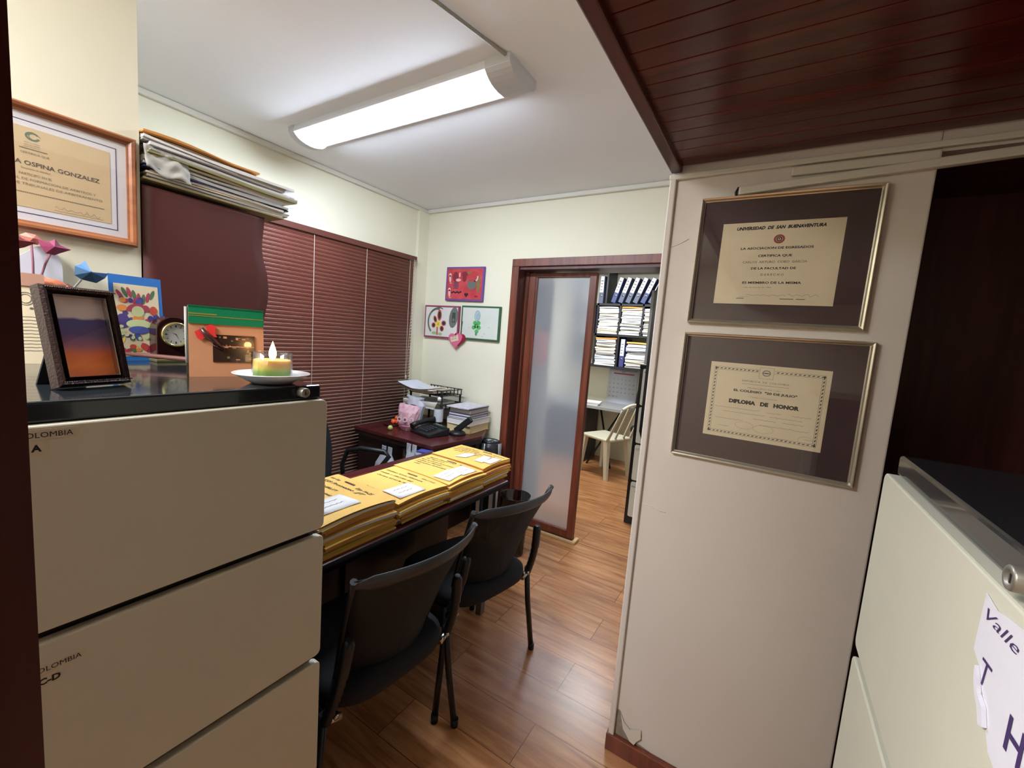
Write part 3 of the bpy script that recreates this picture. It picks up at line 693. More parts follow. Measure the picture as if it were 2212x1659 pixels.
def blue_card():
    r = empty('greeting_card', (-1.402, .428, CT), Euler((PI/2-math.radians(7), 0, math.radians(93)), 'XYZ')); tag(r, 'blue-edged card with a bright flower bouquet, leaning on the wall', 'card')
    # slightly turned
    b = MB(); W, H = .108, .218; b.box((-W/2, 0, 0), (W/2, H, .0025)); b.build('card_sheet', mat('blue_card', (44, 112, 190), .6), r)
    b = MB(); b.box((-W/2+.009, .012, .0025), (W/2-.008, H-.022, .0032)); b.build('print', PAPER_Y, r)
    b = MB(); rs = random.Random(11)
    cols = [mat('pr_'+n, c, .7) for n, c in (('purple', (74, 58, 122)), ('magenta', (168, 60, 84)), ('orange', (216, 136, 66)), ('green', (84, 110, 82)), ('red', (190, 72, 56)), ('blue', (66, 80, 150)), ('lime', (190, 200, 150)), ('yellow', (224, 190, 96)))]
    z = .0034
    for k in range(8):    # leaves at the top
        b.mi(3 if k % 2 else 1); x = -.034+.0095*k; disc(b, x, .168+.008*math.sin(k), .0045, .014, z, 10, .5-.12*k)
    for k in range(46):
        z += .00002; zone = rs.random(); x = rs.uniform(-.040, .040); y = rs.uniform(.025, .160)
        i = rs.choice((0, 5, 2, 1)) if y > .10 else rs.choice((0, 5, 6, 6, 3)) if y > .06 else rs.choice((4, 7, 2, 1, 3))
        b.mi(i); disc(b, x, y, rs.uniform(.005, .010), rs.uniform(.004, .008), z, 10, rs.uniform(0, 3))
    z += .0001; b.mi(1); ring2d(b, 0, .128, .024, .020, .010, z, 20, 0, PI); b.mi(6); disc(b, .0, .128, .013, .014, z+.0001)
    b.mi(6); disc(b, 0, .095, .026, .012, z+.0002); b.mi(5); disc(b, 0, .080, .022, .010, z+.0003)
    for k in range(9):
        a = PI+PI*k/8; b.mi(6); disc(b, .036*math.cos(a), .088+.030*math.sin(a), .005, .004, z+.0003, 8, a)
    b.mi(0); disc(b, -.032, .108, .012, .012, z); b.mi(2); disc(b, -.032, .135, .011, .008, z); b.mi(4); disc(b, .033, .132, .008, .012, z)
    b.build('flower_picture', cols, r)
blue_card()

def clock():
    r = empty('desk_clock', (-1.386, .487, CT), (0, 0, math.radians(2))); tag(r, 'small arched dark wooden clock with a round white dial', 'clock')
    Wd, Hh, D = .078, .122, .045
    def arch(w, h): return [(w/2, 0), (w/2, h-w/2)]+[(w/2*math.cos(PI*k/12), h-w/2+w/2*math.sin(PI*k/12)) for k in range(1, 12)]+[(-w/2, h-w/2), (-w/2, 0)]
    b = MB(); b.poly([(D/2, y, .008+z) for y, z in arch(Wd, Hh-.008)], (-D, 0, 0)); o = b.build('case', mat('glossy_rosewood', (40, 16, 18), .15, coat=.6), r)
    bv = o.modifiers.new('bevel', 'BEVEL'); bv.width = .003; bv.segments = 2; bv.limit_method = 'ANGLE'
    b = MB(); b.box((-D/2-.003, -Wd/2-.003, 0), (D/2+.004, Wd/2+.003, .008), bevel=.002); b.build('plinth', mat('brass_foot', (170, 160, 110), .3, metal=.8), r)
    T = Matrix.Translation((D/2, .002, .074)) @ Matrix.Rotation(PI/2, 4, 'Y')
    b = MB(); b.lathe([(.032, 0), (.033, .006), (.031, .009), (.028, .008), (.0275, .004)], 32, T, cap=False); b.build('bezel', mat('pale_brass', (214, 200, 140), .22, metal=.9), r)
    b = MB(); b.lathe([(.0285, .001), (.0285, .003)], 32, T); b.build('dial', mat('dial_white', (196, 200, 196), .5), r)
    b = MB(); M = Matrix(((0, 0, 1, D/2+.0035), (1, 0, 0, .002), (0, 1, 0, .074), (0, 0, 0, 1)))
    for k in range(12):
        a = 2*PI*k/12; c, s = math.cos(a), math.sin(a)
        for (r0, r1, wd) in ((.019, .0245, .0007 if k % 3 else .0014),):
            b.quad([M @ Vector(p) for p in ((c*r0+s*wd, s*r0-c*wd, 0), (c*r1+s*wd, s*r1-c*wd, 0), (c*r1-s*wd, s*r1+c*wd, 0), (c*r0-s*wd, s*r0+c*wd, 0))])
    b.build('hour_marks', INK, r)
    for nm, a, l, wd in (('hour_hand', 2.6, .012, .001), ('minute_hand', -1.1, .018, .0008)):
        b = MB(); c, s = math.cos(a), math.sin(a); b.quad([M @ Vector(p) for p in ((s*wd, -c*wd, .0006), (c*l, s*l, .0006), (-s*wd, c*wd, .0006), (-c*.003, -s*.003, .0006))]); b.build(nm, INK, r)
clock()

def kraft_card():
    # tent-shaped kraft card with a green top, front faces +X; Y .405-.545
    r = empty('kraft_calendar', (-1.052, .474, CT)); r.rotation_euler = (0, 0, math.radians(-16)); tag(r, 'tent-folded kraft card with green band, beetle collage and dark photo', 'card')
    W, H, D = .140, .150, .055
    lean = math.radians(8)
    F = Matrix.Translation((D/2, 0, 0)) @ Matrix.Rotation(-lean, 4, 'Y')   # front plane tips back
    KR = mat('kraft_card', (186, 134, 98), .6, var=.06, vscale=10, coat=.25)
    b = MB(); b.box((-.002, -W/2, 0), (.0, W/2, H), F); b.build('front_leaf', KR, r)
    B = Matrix.Translation((-D/2, 0, 0)) @ Matrix.Rotation(lean*1.05, 4, 'Y')
    b = MB(); b.box((0, -W/2, 0), (.002, W/2, H-.002), B); b.build('back_leaf', mat('dark_kraft', (96, 82, 48), .7), r)
    GR = mat('green_foil', (24, 116, 78), .25, coat=.5)
    b = MB(); b.box((.0005, -W/2, H-.036), (.0025, W/2, H+.002), F); b.box((-.016, -W/2, H-.002), (.0025, W/2, H+.003), F); b.build('green_band', GR, r)
    b = MB(); b.box((.0026, -W/2, H-.020), (.0030, W/2, H-.0185), F); b.box((.0026, -W/2, H-.016), (.0029, -W/2+.05, H-.0135), F); b.build('gold_thread', mat('gold_thread', (196, 176, 90), .3, metal=.6), r)
    b = MB(); b.box((.0004, -.028, .032), (.0016, .052, .092), F); b.mi(1)
    rs = random.Random(3)
    for k in range(26):
        y = rs.uniform(-.024, .046); z = rs.uniform(.036, .086); b.mi(rs.choice((1, 1, 2)))
        b.box((.0016, y, z), (.0019, y+rs.uniform(.002, .008), z+rs.uniform(.001, .005)), F)
    b.mi(1); b.box((.0016, -.012, .0655), (.002, .05, .0675), F)
    b.build('pasted_photo', [mat('foil_brown', (44, 30, 24), .25, coat=.5), mat('copper_bits', (190, 128, 96), .35), mat('olive_bits', (96, 96, 70), .4)], r)
    # red wings + brown figure
    def pz(y, z, x=.003): return F @ Vector((x, y, z))
    b = MB(); b.poly([pz(y, z) for y, z in ((-.060, .096), (-.048, .104), (-.044, .086), (-.037, .088), (-.050, .078), (-.056, .084))], (.001, 0, 0))
    b.poly([pz(y, z) for y, z in ((-.040, .110), (-.030, .114), (-.022, .108), (-.024, .094), (-.020, .086), (-.034, .086), (-.038, .100))], (.001, 0, 0)); b.build('red_wing', mat('red_felt', (206, 40, 40), .7), r)
    b = MB(); b.tube([pz(-.048, .104, .005), pz(-.040, .090, .007), pz(-.028, .080, .007), pz(-.016, .068, .006), pz(-.008, .060, .005)], [.004, .006, .006, .003, .002], 8); b.tube([pz(-.030, .07, .005), pz(-.01, .058, .004)], .0015, 6)
    b.build('twig_body', mat('dark_seed', (66, 34, 32), .3), r)
    b = MB(); b.tube([pz(-.072, 0.03, -.012), pz(-.073, .10, -.012), pz(-.073, H, -.010)], .003, 6); b.build('clear_bag_edge', mat('clear_plastic_edge', (210, 214, 208), .2, trans=.5), r)
kraft_card()

b = MB(); b.tube([(-1.385, .372, CT+.022), (-1.30, .418, CT+.022), (-1.20, .475, CT+.020), (-1.12, .522, CT+.014), (-1.045, .560, CT+.009)], [.004, .0055, .0065, .0055, .0035], 10)
b.tube([(-1.145, .507, CT+.0165), (-1.135, .513, CT+.0158)], .0068, 10)
tag(b.build('wooden_stick', mat('brown_stick', (96, 58, 50), .45)), 'slim brown wooden stick lying across the left cabinet top', 'stick')

def saucer_candle():
    cx, cy = -.898, .493
    b = MB(); b.lathe([(.0005, .003), (.032, .003), (.036, 0), (.040, .001), (.056, .010), (.0725, .0195), (.0735, .021), (.0715, .0215), (.054, .013), (.036, .0065), (.0005, .006)], 40, cap=False)
    o = b.build('saucer', mat('white_china', (226, 226, 230), .15, coat=.3)); o.location = (cx, cy, CT+.0005); tag(o, 'small white saucer under the lit candle', 'saucer')
    r = empty('candle', (cx, cy, CT+.0075)); tag(r, 'lit yellow-and-green candle in a low clear glass', 'candle')
    R, H = .0385, .057
    G = clear_glass('candle_glass', (238, 240, 240), .8, .03)
    b = MB(); b.lathe([(R, 0), (R, H), (R-.001, H+.0005), (R-.002, H), (R-.002, .004)], 40, cap=False); b.build('glass_cup', G, r)
    WX = bpy.data.materials.new('wax'); WX.use_nodes = True; N = WX.node_tree.nodes; L = WX.node_tree.links; p = N['Principled BSDF']; p.inputs['Roughness'].default_value = .4
    p.inputs['Subsurface Weight'].default_value = .5; p.inputs['Subsurface Scale'].default_value = .02; p.inputs['Subsurface Radius'].default_value = (1, .8, .3)
    tc = N.new('ShaderNodeTexCoord'); sp = N.new('ShaderNodeSeparateXYZ'); L.new(tc.outputs['Object'], sp.inputs[0]); mr = N.new('ShaderNodeMapRange'); mr.inputs['From Max'].default_value = .042; L.new(sp.outputs['Z'], mr.inputs['Value'])
    rp = N.new('ShaderNodeValToRGB'); L.new(mr.outputs[0], rp.inputs[0]); e = rp.color_ramp.elements
    e[0].position = .1; e[0].color = (*lin((104, 168, 44)), 1); e[1].position = .95; e[1].color = (*lin((240, 190, 96)), 1); x = e.new(.42); x.color = (*lin((150, 186, 50)), 1); x = e.new(.62); x.color = (*lin((232, 210, 84)), 1)
    L.new(rp.outputs[0], p.inputs['Base Color'])
    b = MB(); b.lathe([(.0005, .003), (R-.003, .003), (R-.003, .041), (R-.005, .0425), (.02, .0395), (.0005, .039)], 36, cap=False); b.build('wax', WX, r, smooth=True)
    b = MB(); b.tube([(0, 0, .034), (.0005, 0, .044)], .0009, 6); b.build('wick', INK, r)
    FL = bpy.data.materials.new('flame'); FL.use_nodes = True; N = FL.node_tree.nodes; L = FL.node_tree.links; p = N['Principled BSDF']
    tc = N.new('ShaderNodeTexCoord'); sp = N.new('ShaderNodeSeparateXYZ'); L.new(tc.outputs['Object'], sp.inputs[0]); mr = N.new('ShaderNodeMapRange'); mr.inputs['From Min'].default_value = .040; mr.inputs['From Max'].default_value = .080; L.new(sp.outputs['Z'], mr.inputs['Value'])
    rp = N.new('ShaderNodeValToRGB'); L.new(mr.outputs[0], rp.inputs[0]); rp.color_ramp.elements[0].color = (1, .62, .2, 1); rp.color_ramp.elements[1].color = (1, .38, .08, 1); x = rp.color_ramp.elements.new(.35); x.color = (1, .78, .42, 1)
    L.new(rp.outputs[0], p.inputs['Emission Color']); p.inputs['Emission Strength'].default_value = 9; p.inputs['Base Color'].default_value = (1, .5, .2, 1)
    b = MB(); b.lathe([(.0002, .040), (.0035, .042), (.0062, .047), (.0074, .053), (.0068, .060), (.0046, .068), (.0022, .075), (.0002, .081)], 16, cap=False); b.build('flame', FL, r, smooth=True)
    d = bpy.data.lights.new('candle_glow', 'POINT'); d.energy = .14; d.color = (1, .5, .2); d.shadow_soft_size = .008
    l = bpy.data.objects.new('candle_glow', d); C.objects.link(l); l.parent = r; l.location = (0, 0, .092)
saucer_candle()

def paper_flowers():
    MAG = mat('magenta_paper', (140, 58, 92), .6); CRI = mat('crimson_paper', (124, 52, 58), .6); SAL = mat('salmon_paper', (206, 130, 116), .6); BLU = mat('blue_tissue', (70, 118, 190), .6); TEA = mat('teal_tissue', (54, 92, 128), .6)
    def tulip(x, y, z, s, pts, m1, m2, lab, stem, m3=None, rx=0):
        r = empty('paper_flower', (x, y, z)); tag(r, lab, 'paper flower')
        b = MB()
        c = sum((Vector((0, p[0]*s, p[1]*s)) for p in pts), Vector())/len(pts)
        n = len(pts); f = [b.bm.verts.new((0, p[0]*s, p[1]*s)) for p in pts]; cf = b.bm.verts.new(c+Vector((.016, 0, 0))); cb = b.bm.verts.new(c-Vector((.016, 0, 0)))
        for k in range(n):
            fa = b.bm.faces.new((f[k], f[(k+1) % n], cf)); fb = b.bm.faces.new((f[(k+1) % n], f[k], cb)); fa.material_index = 0 if pts[k][1] > 0 else 1; fb.material_index = 1
        b.build('petals', [m1, m2], r)
        b = MB(); b.tube([Vector(p)*1.0 for p in stem], .0022, 6); b.build('stem', m3 or m2, r)
    tulip(-1.445, .283, 1.591, .001, [(-22, 14), (-4, 12), (6, 20), (14, 8), (32, 1), (14, -10), (4, -17), (-10, -15), (-18, 0)], MAG, MAG, 'magenta folded-paper tulip below the wooden frame', [(0, -.003, -.016), (.004, -.012, -.04), (.006, -.020, -.07), (.01, -.028, -.255)], mat('stem_mauve', (130, 82, 96), .6))
    tulip(-1.42, .225, 1.592, .001, [(-24, 16), (-8, 20), (0, 12), (14, 4), (30, 2), (12, -12), (0, -18), (-14, -17), (-22, -4)], CRI, CRI, 'crimson folded-paper tulip beside the dark door jamb', [(0, -.004, -.017), (.004, -.006, -.05), (.01, -.01, -.258)], mat('stem_dark', (52, 56, 72), .6))
    tulip(-1.47, .256, 1.602, .001, [(-18, 8), (-8, 16), (8, 14), (18, 4), (10, -8), (-6, -8)], SAL, SAL, 'salmon folded-paper bloom between the two red tulips', [(0, 0, -.008), (.006, 0, -.05), (.01, -.004, -.268)], mat('stem_mauve', (130, 82, 96), .6))
    tulip(-1.40, .326, 1.541, .001, [(-16, 12), (-6, 18), (2, 28), (4, 12), (16, 1), (42, 4), (36, -8), (20, -22), (-6, -17), (-17, -9)], BLU, TEA, 'blue and teal folded-paper tulip over the photo frame', [(0, -.006, -.018), (.0, -.02, -.04), (.01, -.03, -.208)], mat('stem_grey', (120, 124, 124), .6))
    # white rounded paper behind the tulips
    b = MB(); pts = [(.255, 1.581), (.262, 1.590), (.276, 1.594), (.292, 1.588), (.303, 1.575), (.307, 1.55), (.308, 1.45), (.309, CT), (.215, CT), (.215, 1.56), (.235, 1.562)]
    b.poly([(-1.485, y, z) for y, z in pts], (.003, 0, 0)); tag(b.build('white_card', mat('white_card_sheet', (214, 216, 228), .6)), 'plain white rounded card standing behind the paper tulips', 'card')
    # letter / print at the far left
    r = empty('printed_letter', (-1.352, .205, CT), Euler((PI/2-math.radians(5), 0, math.radians(80)), 'XYZ')); tag(r, 'cream printed letter propped up behind the photo frame', 'letter')
    b = MB(); b.box((-.05, 0, 0), (.045, .185, .002)); b.build('sheet', PAPER_Y, r)
    b = MB(); rs = random.Random(2)
    for k in range(11): scribble(b, -.035, .028+.0072*k, .074, .0005, .0024, .001, .004, rs)
    ring2d(b, .018, .150-.012, .013, .014, .0015, .0024); ring2d(b, .018, .138, .009, .010, .0015, .0024); disc(b, .026, .118, .003, .0025, .0024)
    b.build('lettering', INKG, r)
    b = MB(); b.box((-.05, .165, .002), (.046, .192, .0045)); b.build('top_strip', mat('clear_tape_brown', (176, 136, 118), .35), r)
    # painted wooden fish-like strip
    b = MB(); b.tube([(-1.40, .225, 1.505), (-1.385, .25, 1.510), (-1.37, .275, 1.506), (-1.36, .295, 1.499)], [.010, .011, .0095, .003], 10)
    b.mi(1); b.tube([(-1.363, .287, 1.5015), (-1.358, .300, 1.497)], [.0078, .003], 8); b.tube([(-1.43, .225, CT), (-1.402, .228, 1.50)], .003, 6)
    tag(b.build('carved_bird', [mat('orange_carving', (206, 134, 96), .5, rgb2=(160, 80, 60), vscale=60), mat('dark_red_tip', (110, 34, 34), .4)]), 'orange carved ornament with a dark red tip above the photo frame', 'ornament')
paper_flowers()

# ------------------------------------------------------------------ children's paintings on the door wall
def painting(cx, cz, W, H, edge, bg, label, draw, rot=0):
    r = empty('painting', (cx, DY-.002, cz), Euler((PI/2, rot, 0), 'XYZ')); tag(r, label, 'painting')
    b = MB(); b.box((-W/2, -H/2, 0), (W/2, H/2, .018), bevel=.002); b.build('stretcher', edge, r)
    b = MB(); b.box((-W/2+.014, -H/2+.014, .018), (W/2-.014, H/2-.014, .0186)); b.build('canvas', bg, r)
    b = MB(); ms = draw(b, W, H); b.build('paint', ms, r)
def p_red(b, W, H):
    z = .019; ms = [mat('pk', (226, 176, 178), .7), mat('dkr', (128, 40, 50), .7), mat('gy', (104, 104, 100), .7), mat('nvy', (60, 60, 92), .7), mat('blk', (40, 28, 36), .7), mat('olv', (128, 106, 66), .7), mat('rd2', (182, 58, 62), .7)]
    b.mi(6); disc(b, -.07, .05, .05, .045, z); disc(b, .09, .06, .05, .04, z); b.mi(1); disc(b, -.09, .055, .028, .04, z+.0001); disc(b, 0, .075, .03, .022, z+.00015); disc(b, .0, .045, .02, .03, z+.00013)
    b.mi(5); disc(b, .14, .0, .018, .07, z+.0001); disc(b, .045, .088, .022, .012, z+.00017)
    b.mi(0)
    for (x, y) in ((-.148, .04), (-.148, -.075)):
        disc(b, x, y+.03, .014, .014, z+.0002); disc(b, x+.002, y, .012, .03, z+.0002, 14, .1); ring2d(b, x+.010, y-.030, .010, .010, .005, z+.0002, 12, PI, 2*PI)
    disc(b, -.05, .07, .008, .02, z+.0002); disc(b, -.06, .03, .026, .012, z+.0002); ring2d(b, .10, .05, .036, .034, .012, z+.0002, 14, -PI/2, .4)
    b.mi(2); disc(b, .075, 0, .045, .045, z+.0002); b.mi(6); disc(b, .075, .03, .03, .012, z+.0003)
    b.mi(3)
    for k in range(5): disc(b, -.085+.004*(k % 2), -.035+.011*k, .038-.004*abs(k-2), .0035, z+.0003, 12)
    b.mi(4)
    for k in range(6): disc(b, -.12+.018*k, -.07+.006*(k % 2), .011, .007, z+.0003, 8)
    heart(b, .028, -.085, .020, z+.0003); b.mi(1); disc(b, .125, -.095, .018, .007, z+.0003)
    return ms
def heart(b, x, y, s, z, depth=None, rot=0.0, n=24):
    pts = []
    for k in range(n):
        t = 2*PI*k/n; px = .0625*16*math.sin(t)**3*s; py = (13*math.cos(t)-5*math.cos(2*t)-2*math.cos(3*t)-math.cos(4*t))*.0625*s
        pts.append((x+px*math.cos(rot)-py*math.sin(rot), y+px*math.sin(rot)+py*math.cos(rot), z))
    b.poly(pts, (0, 0, depth) if depth else None)
def p_flower(b, W, H):
    z = .019; ms = [mat('fl_dk', (62, 40, 36), .7), mat('fl_rd', (178, 84, 66), .7), mat('fl_y', (230, 206, 66), .7), mat('fl_g', (106, 112, 104), .7), mat('fl_lg', (150, 180, 122), .7), mat('fl_n', (48, 48, 68), .7), mat('fl_dg', (66, 72, 70), .7)]
    b.mi(3); ring2d(b, -.045, .0, .105, .115, .018, z, 24, PI*.42, PI*1.28); disc(b, .13, .04, .045, .085, z, 20, -.15); b.mi(6); rect(b, .115, 0, .15, .08, z+.0001)
    b.mi(3); disc(b, .132, .02, .012, .014, z+.0002); b.mi(6); ring2d(b, -.03, .02, .10, .100, .008, z+.0001, 20, PI*.35, PI*.8)
    for x, y, rx, ry, a in ((-.02, .055, .024, .046, 0), (-.065, .02, .018, .03, .4), (-.08, -.03, .022, .022, 0), (.012, -.055, .022, .024, .3), (.03, -.01, .026, .022, 0)):
        b.mi(1); disc(b, x, y, rx, ry, z+.0002, 16, a); b.mi(5 if x > .02 else 0); disc(b, x, y, rx*.62, ry*.68, z+.0003, 16, a)
    b.mi(1); rect(b, -.045, -.11, -.03, -.04, z+.0002); b.mi(4); disc(b, -.07, -.095, .026, .013, z+.0003); disc(b, -.005, -.10, .022, .012, z+.0003)
    b.mi(2); disc(b, -.03, -.02, .026, .025, z+.0004); b.mi(0); disc(b, -.03, -.02, .003, .012, z+.0005, 8, -.2)
    return ms
def p_green(b, W, H):
    z = .019; ms = [mat('gr1', (84, 168, 92), .7), mat('bl1', (168, 184, 196), .7), mat('gr2', (112, 150, 150), .7), mat('gr3', (190, 196, 180), .7), mat('gr4', (60, 140, 80), .7)]
    b.mi(1); disc(b, -.025, .055, .028, .042, z); b.mi(2); ring2d(b, -.025, .055, .028, .042, .004, z+.0001); ring2d(b, -.02, .05, .012, .022, .004, z+.0001)
    b.mi(4); rect(b, -.024, -.03, -.018, .02, z); b.mi(0)
    for x, y in ((-.045, .0), (-.01, .0), (-.055, -.035), (-.005, -.035), (-.025, -.065), (-.03, -.025)): disc(b, x, y, .019, .017, z+.0002)
    b.mi(4); disc(b, -.028, -.085, .010, .014, z+.0003); b.mi(3)
    for x, y in ((.05, -.08), (.09, -.03), (-.10, -.04), (.03, -.10)): disc(b, x, y, .010, .006, z+.0001, 10)
    return ms
painting(-2.150, 1.860, .378, .267, mat('violet_edge', (104, 76, 140), .6), mat('red_canvas', (206, 78, 82), .7, rgb2=(176, 50, 60), vscale=14), 'red painting with pink seahorses and violet edges, highest of the three', p_red, math.radians(.5))
painting(-2.368, 1.551, .372, .268, mat('plum_edge', (142, 62, 92), .6), mat('white_canvas', (214, 212, 206), .7), 'plum-edged painting of a brown and yellow flower', p_flower)
painting(-1.972, 1.558, .372, .266, mat('green_edge', (50, 92, 62), .6), mat('pale_canvas', (204, 208, 200), .7, var=.03), 'green-edged painting of a green leafy flower', p_green)
def hearts():
    r = empty('heart_ornament', (-2.195, DY-.0235, 1.415), Euler((PI/2, 0, 0))); tag(r, 'pink and dark red heart ornament hanging between the lower paintings', 'ornament')
    b = MB(); heart(b, .0, 0, .070, .004, .008, .08); b.build('pink_heart', mat('pink_foam', (214, 104, 138), .6), r)
    b = MB(); heart(b, .034, .008, .060, -.001, .004, -.1); b.build('red_heart', mat('dark_red_foam', (140, 28, 44), .6), r)
    b = MB(); b.box((-.045, -.012, .012), (.035, .032, .013), Matrix.Rotation(.25, 4, 'Z')); b.mi(1)
    for k in range(2): text(b, 'Feliz dia', .010, -.035, .014-.018*k, .0136, rot=.25, shear=.3, width=.05)
    b.build('note', [PAPER_Y, mat('wine_ink', (120, 40, 60), .7)], r)
    b = MB(); b.tube([(.045, .04, .001), (.05, .10, .0), (.056, .15, .0)], .002, 6); b.build('ribbon', mat('brown_ribbon', (78, 44, 40), .7), r)
hearts()

# ------------------------------------------------------------------ desk
DT = .75
def desk():
    r = empty('desk', (-1.38, 1.05, 0)); tag(r, 'dark mahogany desk covered with yellow case folders', 'desk')
    b = MB(); pts = [(-.10, -.45), (.32, -.45), (.322, .3), (.325, .72), (-.30, .84), (-.32, .3), (-.32, -.22), (-.10, -.24)]
    b.poly([(x, y, DT-.028) for x, y in pts], (0, 0, .028)); o = b.build('desktop', DESKW, r); bv = o.modifiers.new('b', 'BEVEL'); bv.width = .006; bv.segments = 2; bv.limit_method = 'ANGLE'
    b = MB(); b.tube([(.318, -.45, DT-.016), (.321, .72, DT-.016)], .013, 8); b.build('edge_band', mat('black_edge', (14, 12, 13), .75, spec=.15), r)
    b = MB(); b.box((-.02, -.43, .25), (.0, .66, DT-.03)); b.build('modesty_panel', DARKW, r)
    b = MB(); b.box((-.30, .0, .12), (.02, .40, DT-.03), bevel=.003); b.build('pedestal', DARKW, r)
    for x, y in ((.22, .70), (.12, .73), (.20, -.41)):
        b = MB(); b.box((x-.018, y-.018, 0), (x+.018, y+.018, DT-.03), bevel=.003); b.build('leg', mat('grey_metal', (120, 122, 124), .35, metal=.6), r)
    b = MB(); b.box((-.24, .685, .0), (.06, .72, .035), bevel=.004); b.build('foot_bar', BLACKP, r)
desk()

def folder_stack(name, x0, x1, y0, y1, zt, nf, colors, seed, sag, lines, slips, group, nearword):
    rnd = random.Random(seed); z = DT+.0005; T = (zt-DT)/nf
    for i in range(nf):
        th = T*rnd.uniform(.8, 1.2)
        if i == nf-1: th = zt-z
        jx0, jx1 = rnd.uniform(-.012, .010), rnd.uniform(-.016, .014); jy0, jy1 = rnd.uniform(-.012, .01), rnd.uniform(-.012, .008)
        top = i == nf-1
        if top: jx0 = jx1 = jy0 = jy1 = 0
        t = (i+1)/nf
        rot = rnd.uniform(-.04, .04)*(0 if top else 1)
        sg = sag*t
        shx = .0 
        def P(u, v, s_, a=x0+jx0, b_=x1+jx1, c=y0+jy0, d=y1+jy1, z=z, th=th, rot=rot, sg=sg, ph=rnd.uniform(0, 6), gap=0 if top else rnd.uniform(0, .5)):
            x = a+(b_-a)*u; y = c+(d-c)*v; cx, cy = (a+b_)/2, (c+d)/2
            x, y = cx+(x-cx)-(y-cy)*rot, cy+(y-cy)+(x-cx)*rot
            zz = z+s_*th*(1-.25*gap*math.sin(3*v+ph)*(1 if s_ else 0)) - sg*.5*((2*v-1)**2)*u*u*.6
            zz = zz - sg*.35*max(0, u-.75)*4*(.25)
            return Vector((x, y, max(zz, DT+.0006+s_*th*.8)))
        b = MB(); m_ = colors[rnd.randrange(len(colors))] if not top else 0
        mats_ = [MANILA, MANILA2, MANILA3, PAPER, mat('olive_manila', (206, 176, 70), .7, var=.05)]
        # cover, inner paper block edge, back cover
        b.mi(m_)
        nx, ny = 6, 8
        b.grid(lambda u, v: P(u, v, 1), nx, ny); b.grid(lambda u, v: P(u, v, 0), nx, ny)
        b.mi(4 if (i % 4 == 1) else (3 if (i % 5 == 2) else 2 if i % 3 else 1))
        for uu in (0, 1): b.grid(lambda u, v, uu=uu: P(uu, v, u), 1, ny)
        for vv in (0, 1): b.grid(lambda u, v, vv=vv: P(v, vv, u), 1, nx)
        o = b.build('case_folder', mats_)
        if top:
            tag(o, lines['label'], 'folder', group)
            def on(p, up=.0006):   # p in page coordinates: x along +X, y along +Y
                u = (p[0]-x0)/(x1-x0); v = (p[1]-y0)/(y1-y0); q = P(min(max(u, 0), 1), min(max(v, 0), 1), 1); return Vector((p[0], p[1], q.z+up))
            tb = MB()
            for (s, h, px, py, wd) in lines['text']:
                tmp = MB(); text(tmp, s, h*1.25, px, py, 0, width=wd, shear=.45, bold=.022)
                tmp.bm.verts.ensure_lookup_table(); mp = {}
                for v in tmp.bm.verts: mp[v] = tb.bm.verts.new(on((v.co.x, v.co.y)))
                for f in tmp.bm.faces:
                    try: tb.bm.faces.new([mp[v] for v in f.verts])
                    except ValueError: pass
                tmp.bm.free()
            tb.build('handwriting', PEN, o)
            cx_, cy_ = lines['clip']; cb = MB()
            cb.grid(lambda u, v: on((cx_+.055*u, cy_+.008*v), .0016), 4, 1); cb.build('metal_fastener', mat('fastener', (92, 70, 60), .4), o, solid=.001)
            for sl in slips:
                (ax, ay), (bx_, by_), (dx, dy) = sl['o'], sl['a'], sl['b']
                sb = MB(); fn = lambda u, v: on((ax+bx_*u+dx*v, ay+by_*u+dy*v), .0022+.003*abs(u-.5))
                sb.grid(fn, 6, 3); so = sb.build('paper_slip', PAPER, None, solid=.0004)
                tag(so, sl['label'], 'paper slip', 'white slips on the yellow folders')
                pb = MB()
                rs = random.Random(seed+9)
                for kk in (.3, .6):
                    scribble(pb, .2, kk, .55, .05, 0, .02, .04, rs)
                for v in pb.bm.verts: q = fn(v.co.x, v.co.y); v.co = q+Vector((0, 0, .0009))
                pb.build('pencil_note', INKL, so)
        else:
            tag(o, 'yellow folder inside the '+nearword+' stack on the desk', 'folder', 'folders inside the '+nearword+' stack')
        z += th+.0001
G = 'top folders of the four yellow stacks'
folder_stack('s1', -1.415, -1.085, .745, 1.045, .872, 15, [0, 1, 0, 1, 4], 1, .035,
    dict(label='nearest yellow folder with "Exp 14-25" written on its cover', clip=(-1.325, 1.005),
         text=[('Luis Caja', .010, -1.405, 1.000, .055), ('ESB Prometeo  JJT', .012, -1.405, .965, .235), ('# 900.490.371', .011, -1.395, .925, .13), ('Exp 14-25', .012, -1.245, .990, .09), ('Gerardo Gomez', .012, -1.39, .885, .15), ('12.38 811', .011, -1.39, .850, .09), ('demandante', .010, -1.39, .815, .11), ('RDS', .014, -1.20, .762, .06)]),
    [dict(o=(-1.235, .775), a=(.005, .14), b=(.105, .010), label='white slip on the nearest yellow folder')], G, 'nearest')
folder_stack('s2', -1.40, -1.085, 1.055, 1.325, .846, 12, [0, 1, 0, 2, 4], 2, .03,
    dict(label='second yellow folder from the left with "Adel 17-25" written on it', clip=(-1.285, 1.292),
         text=[('Esteban Arcos Alzamora', .009, -1.385, 1.262, .215), ('cedula 1.109.2.001.452', .009, -1.385, 1.230, .19), ('Adel 17-25', .008, -1.205, 1.290, .08), ('Carrera 43.43.96 93', .009, -1.37, 1.198, .17), ('Proceso', .008, -1.30, 1.08, .05)]),
    [dict(o=(-1.205, 1.085), a=(.010, .125), b=(.098, .0), label='white slip on the second yellow folder from the left')], G, 'second')
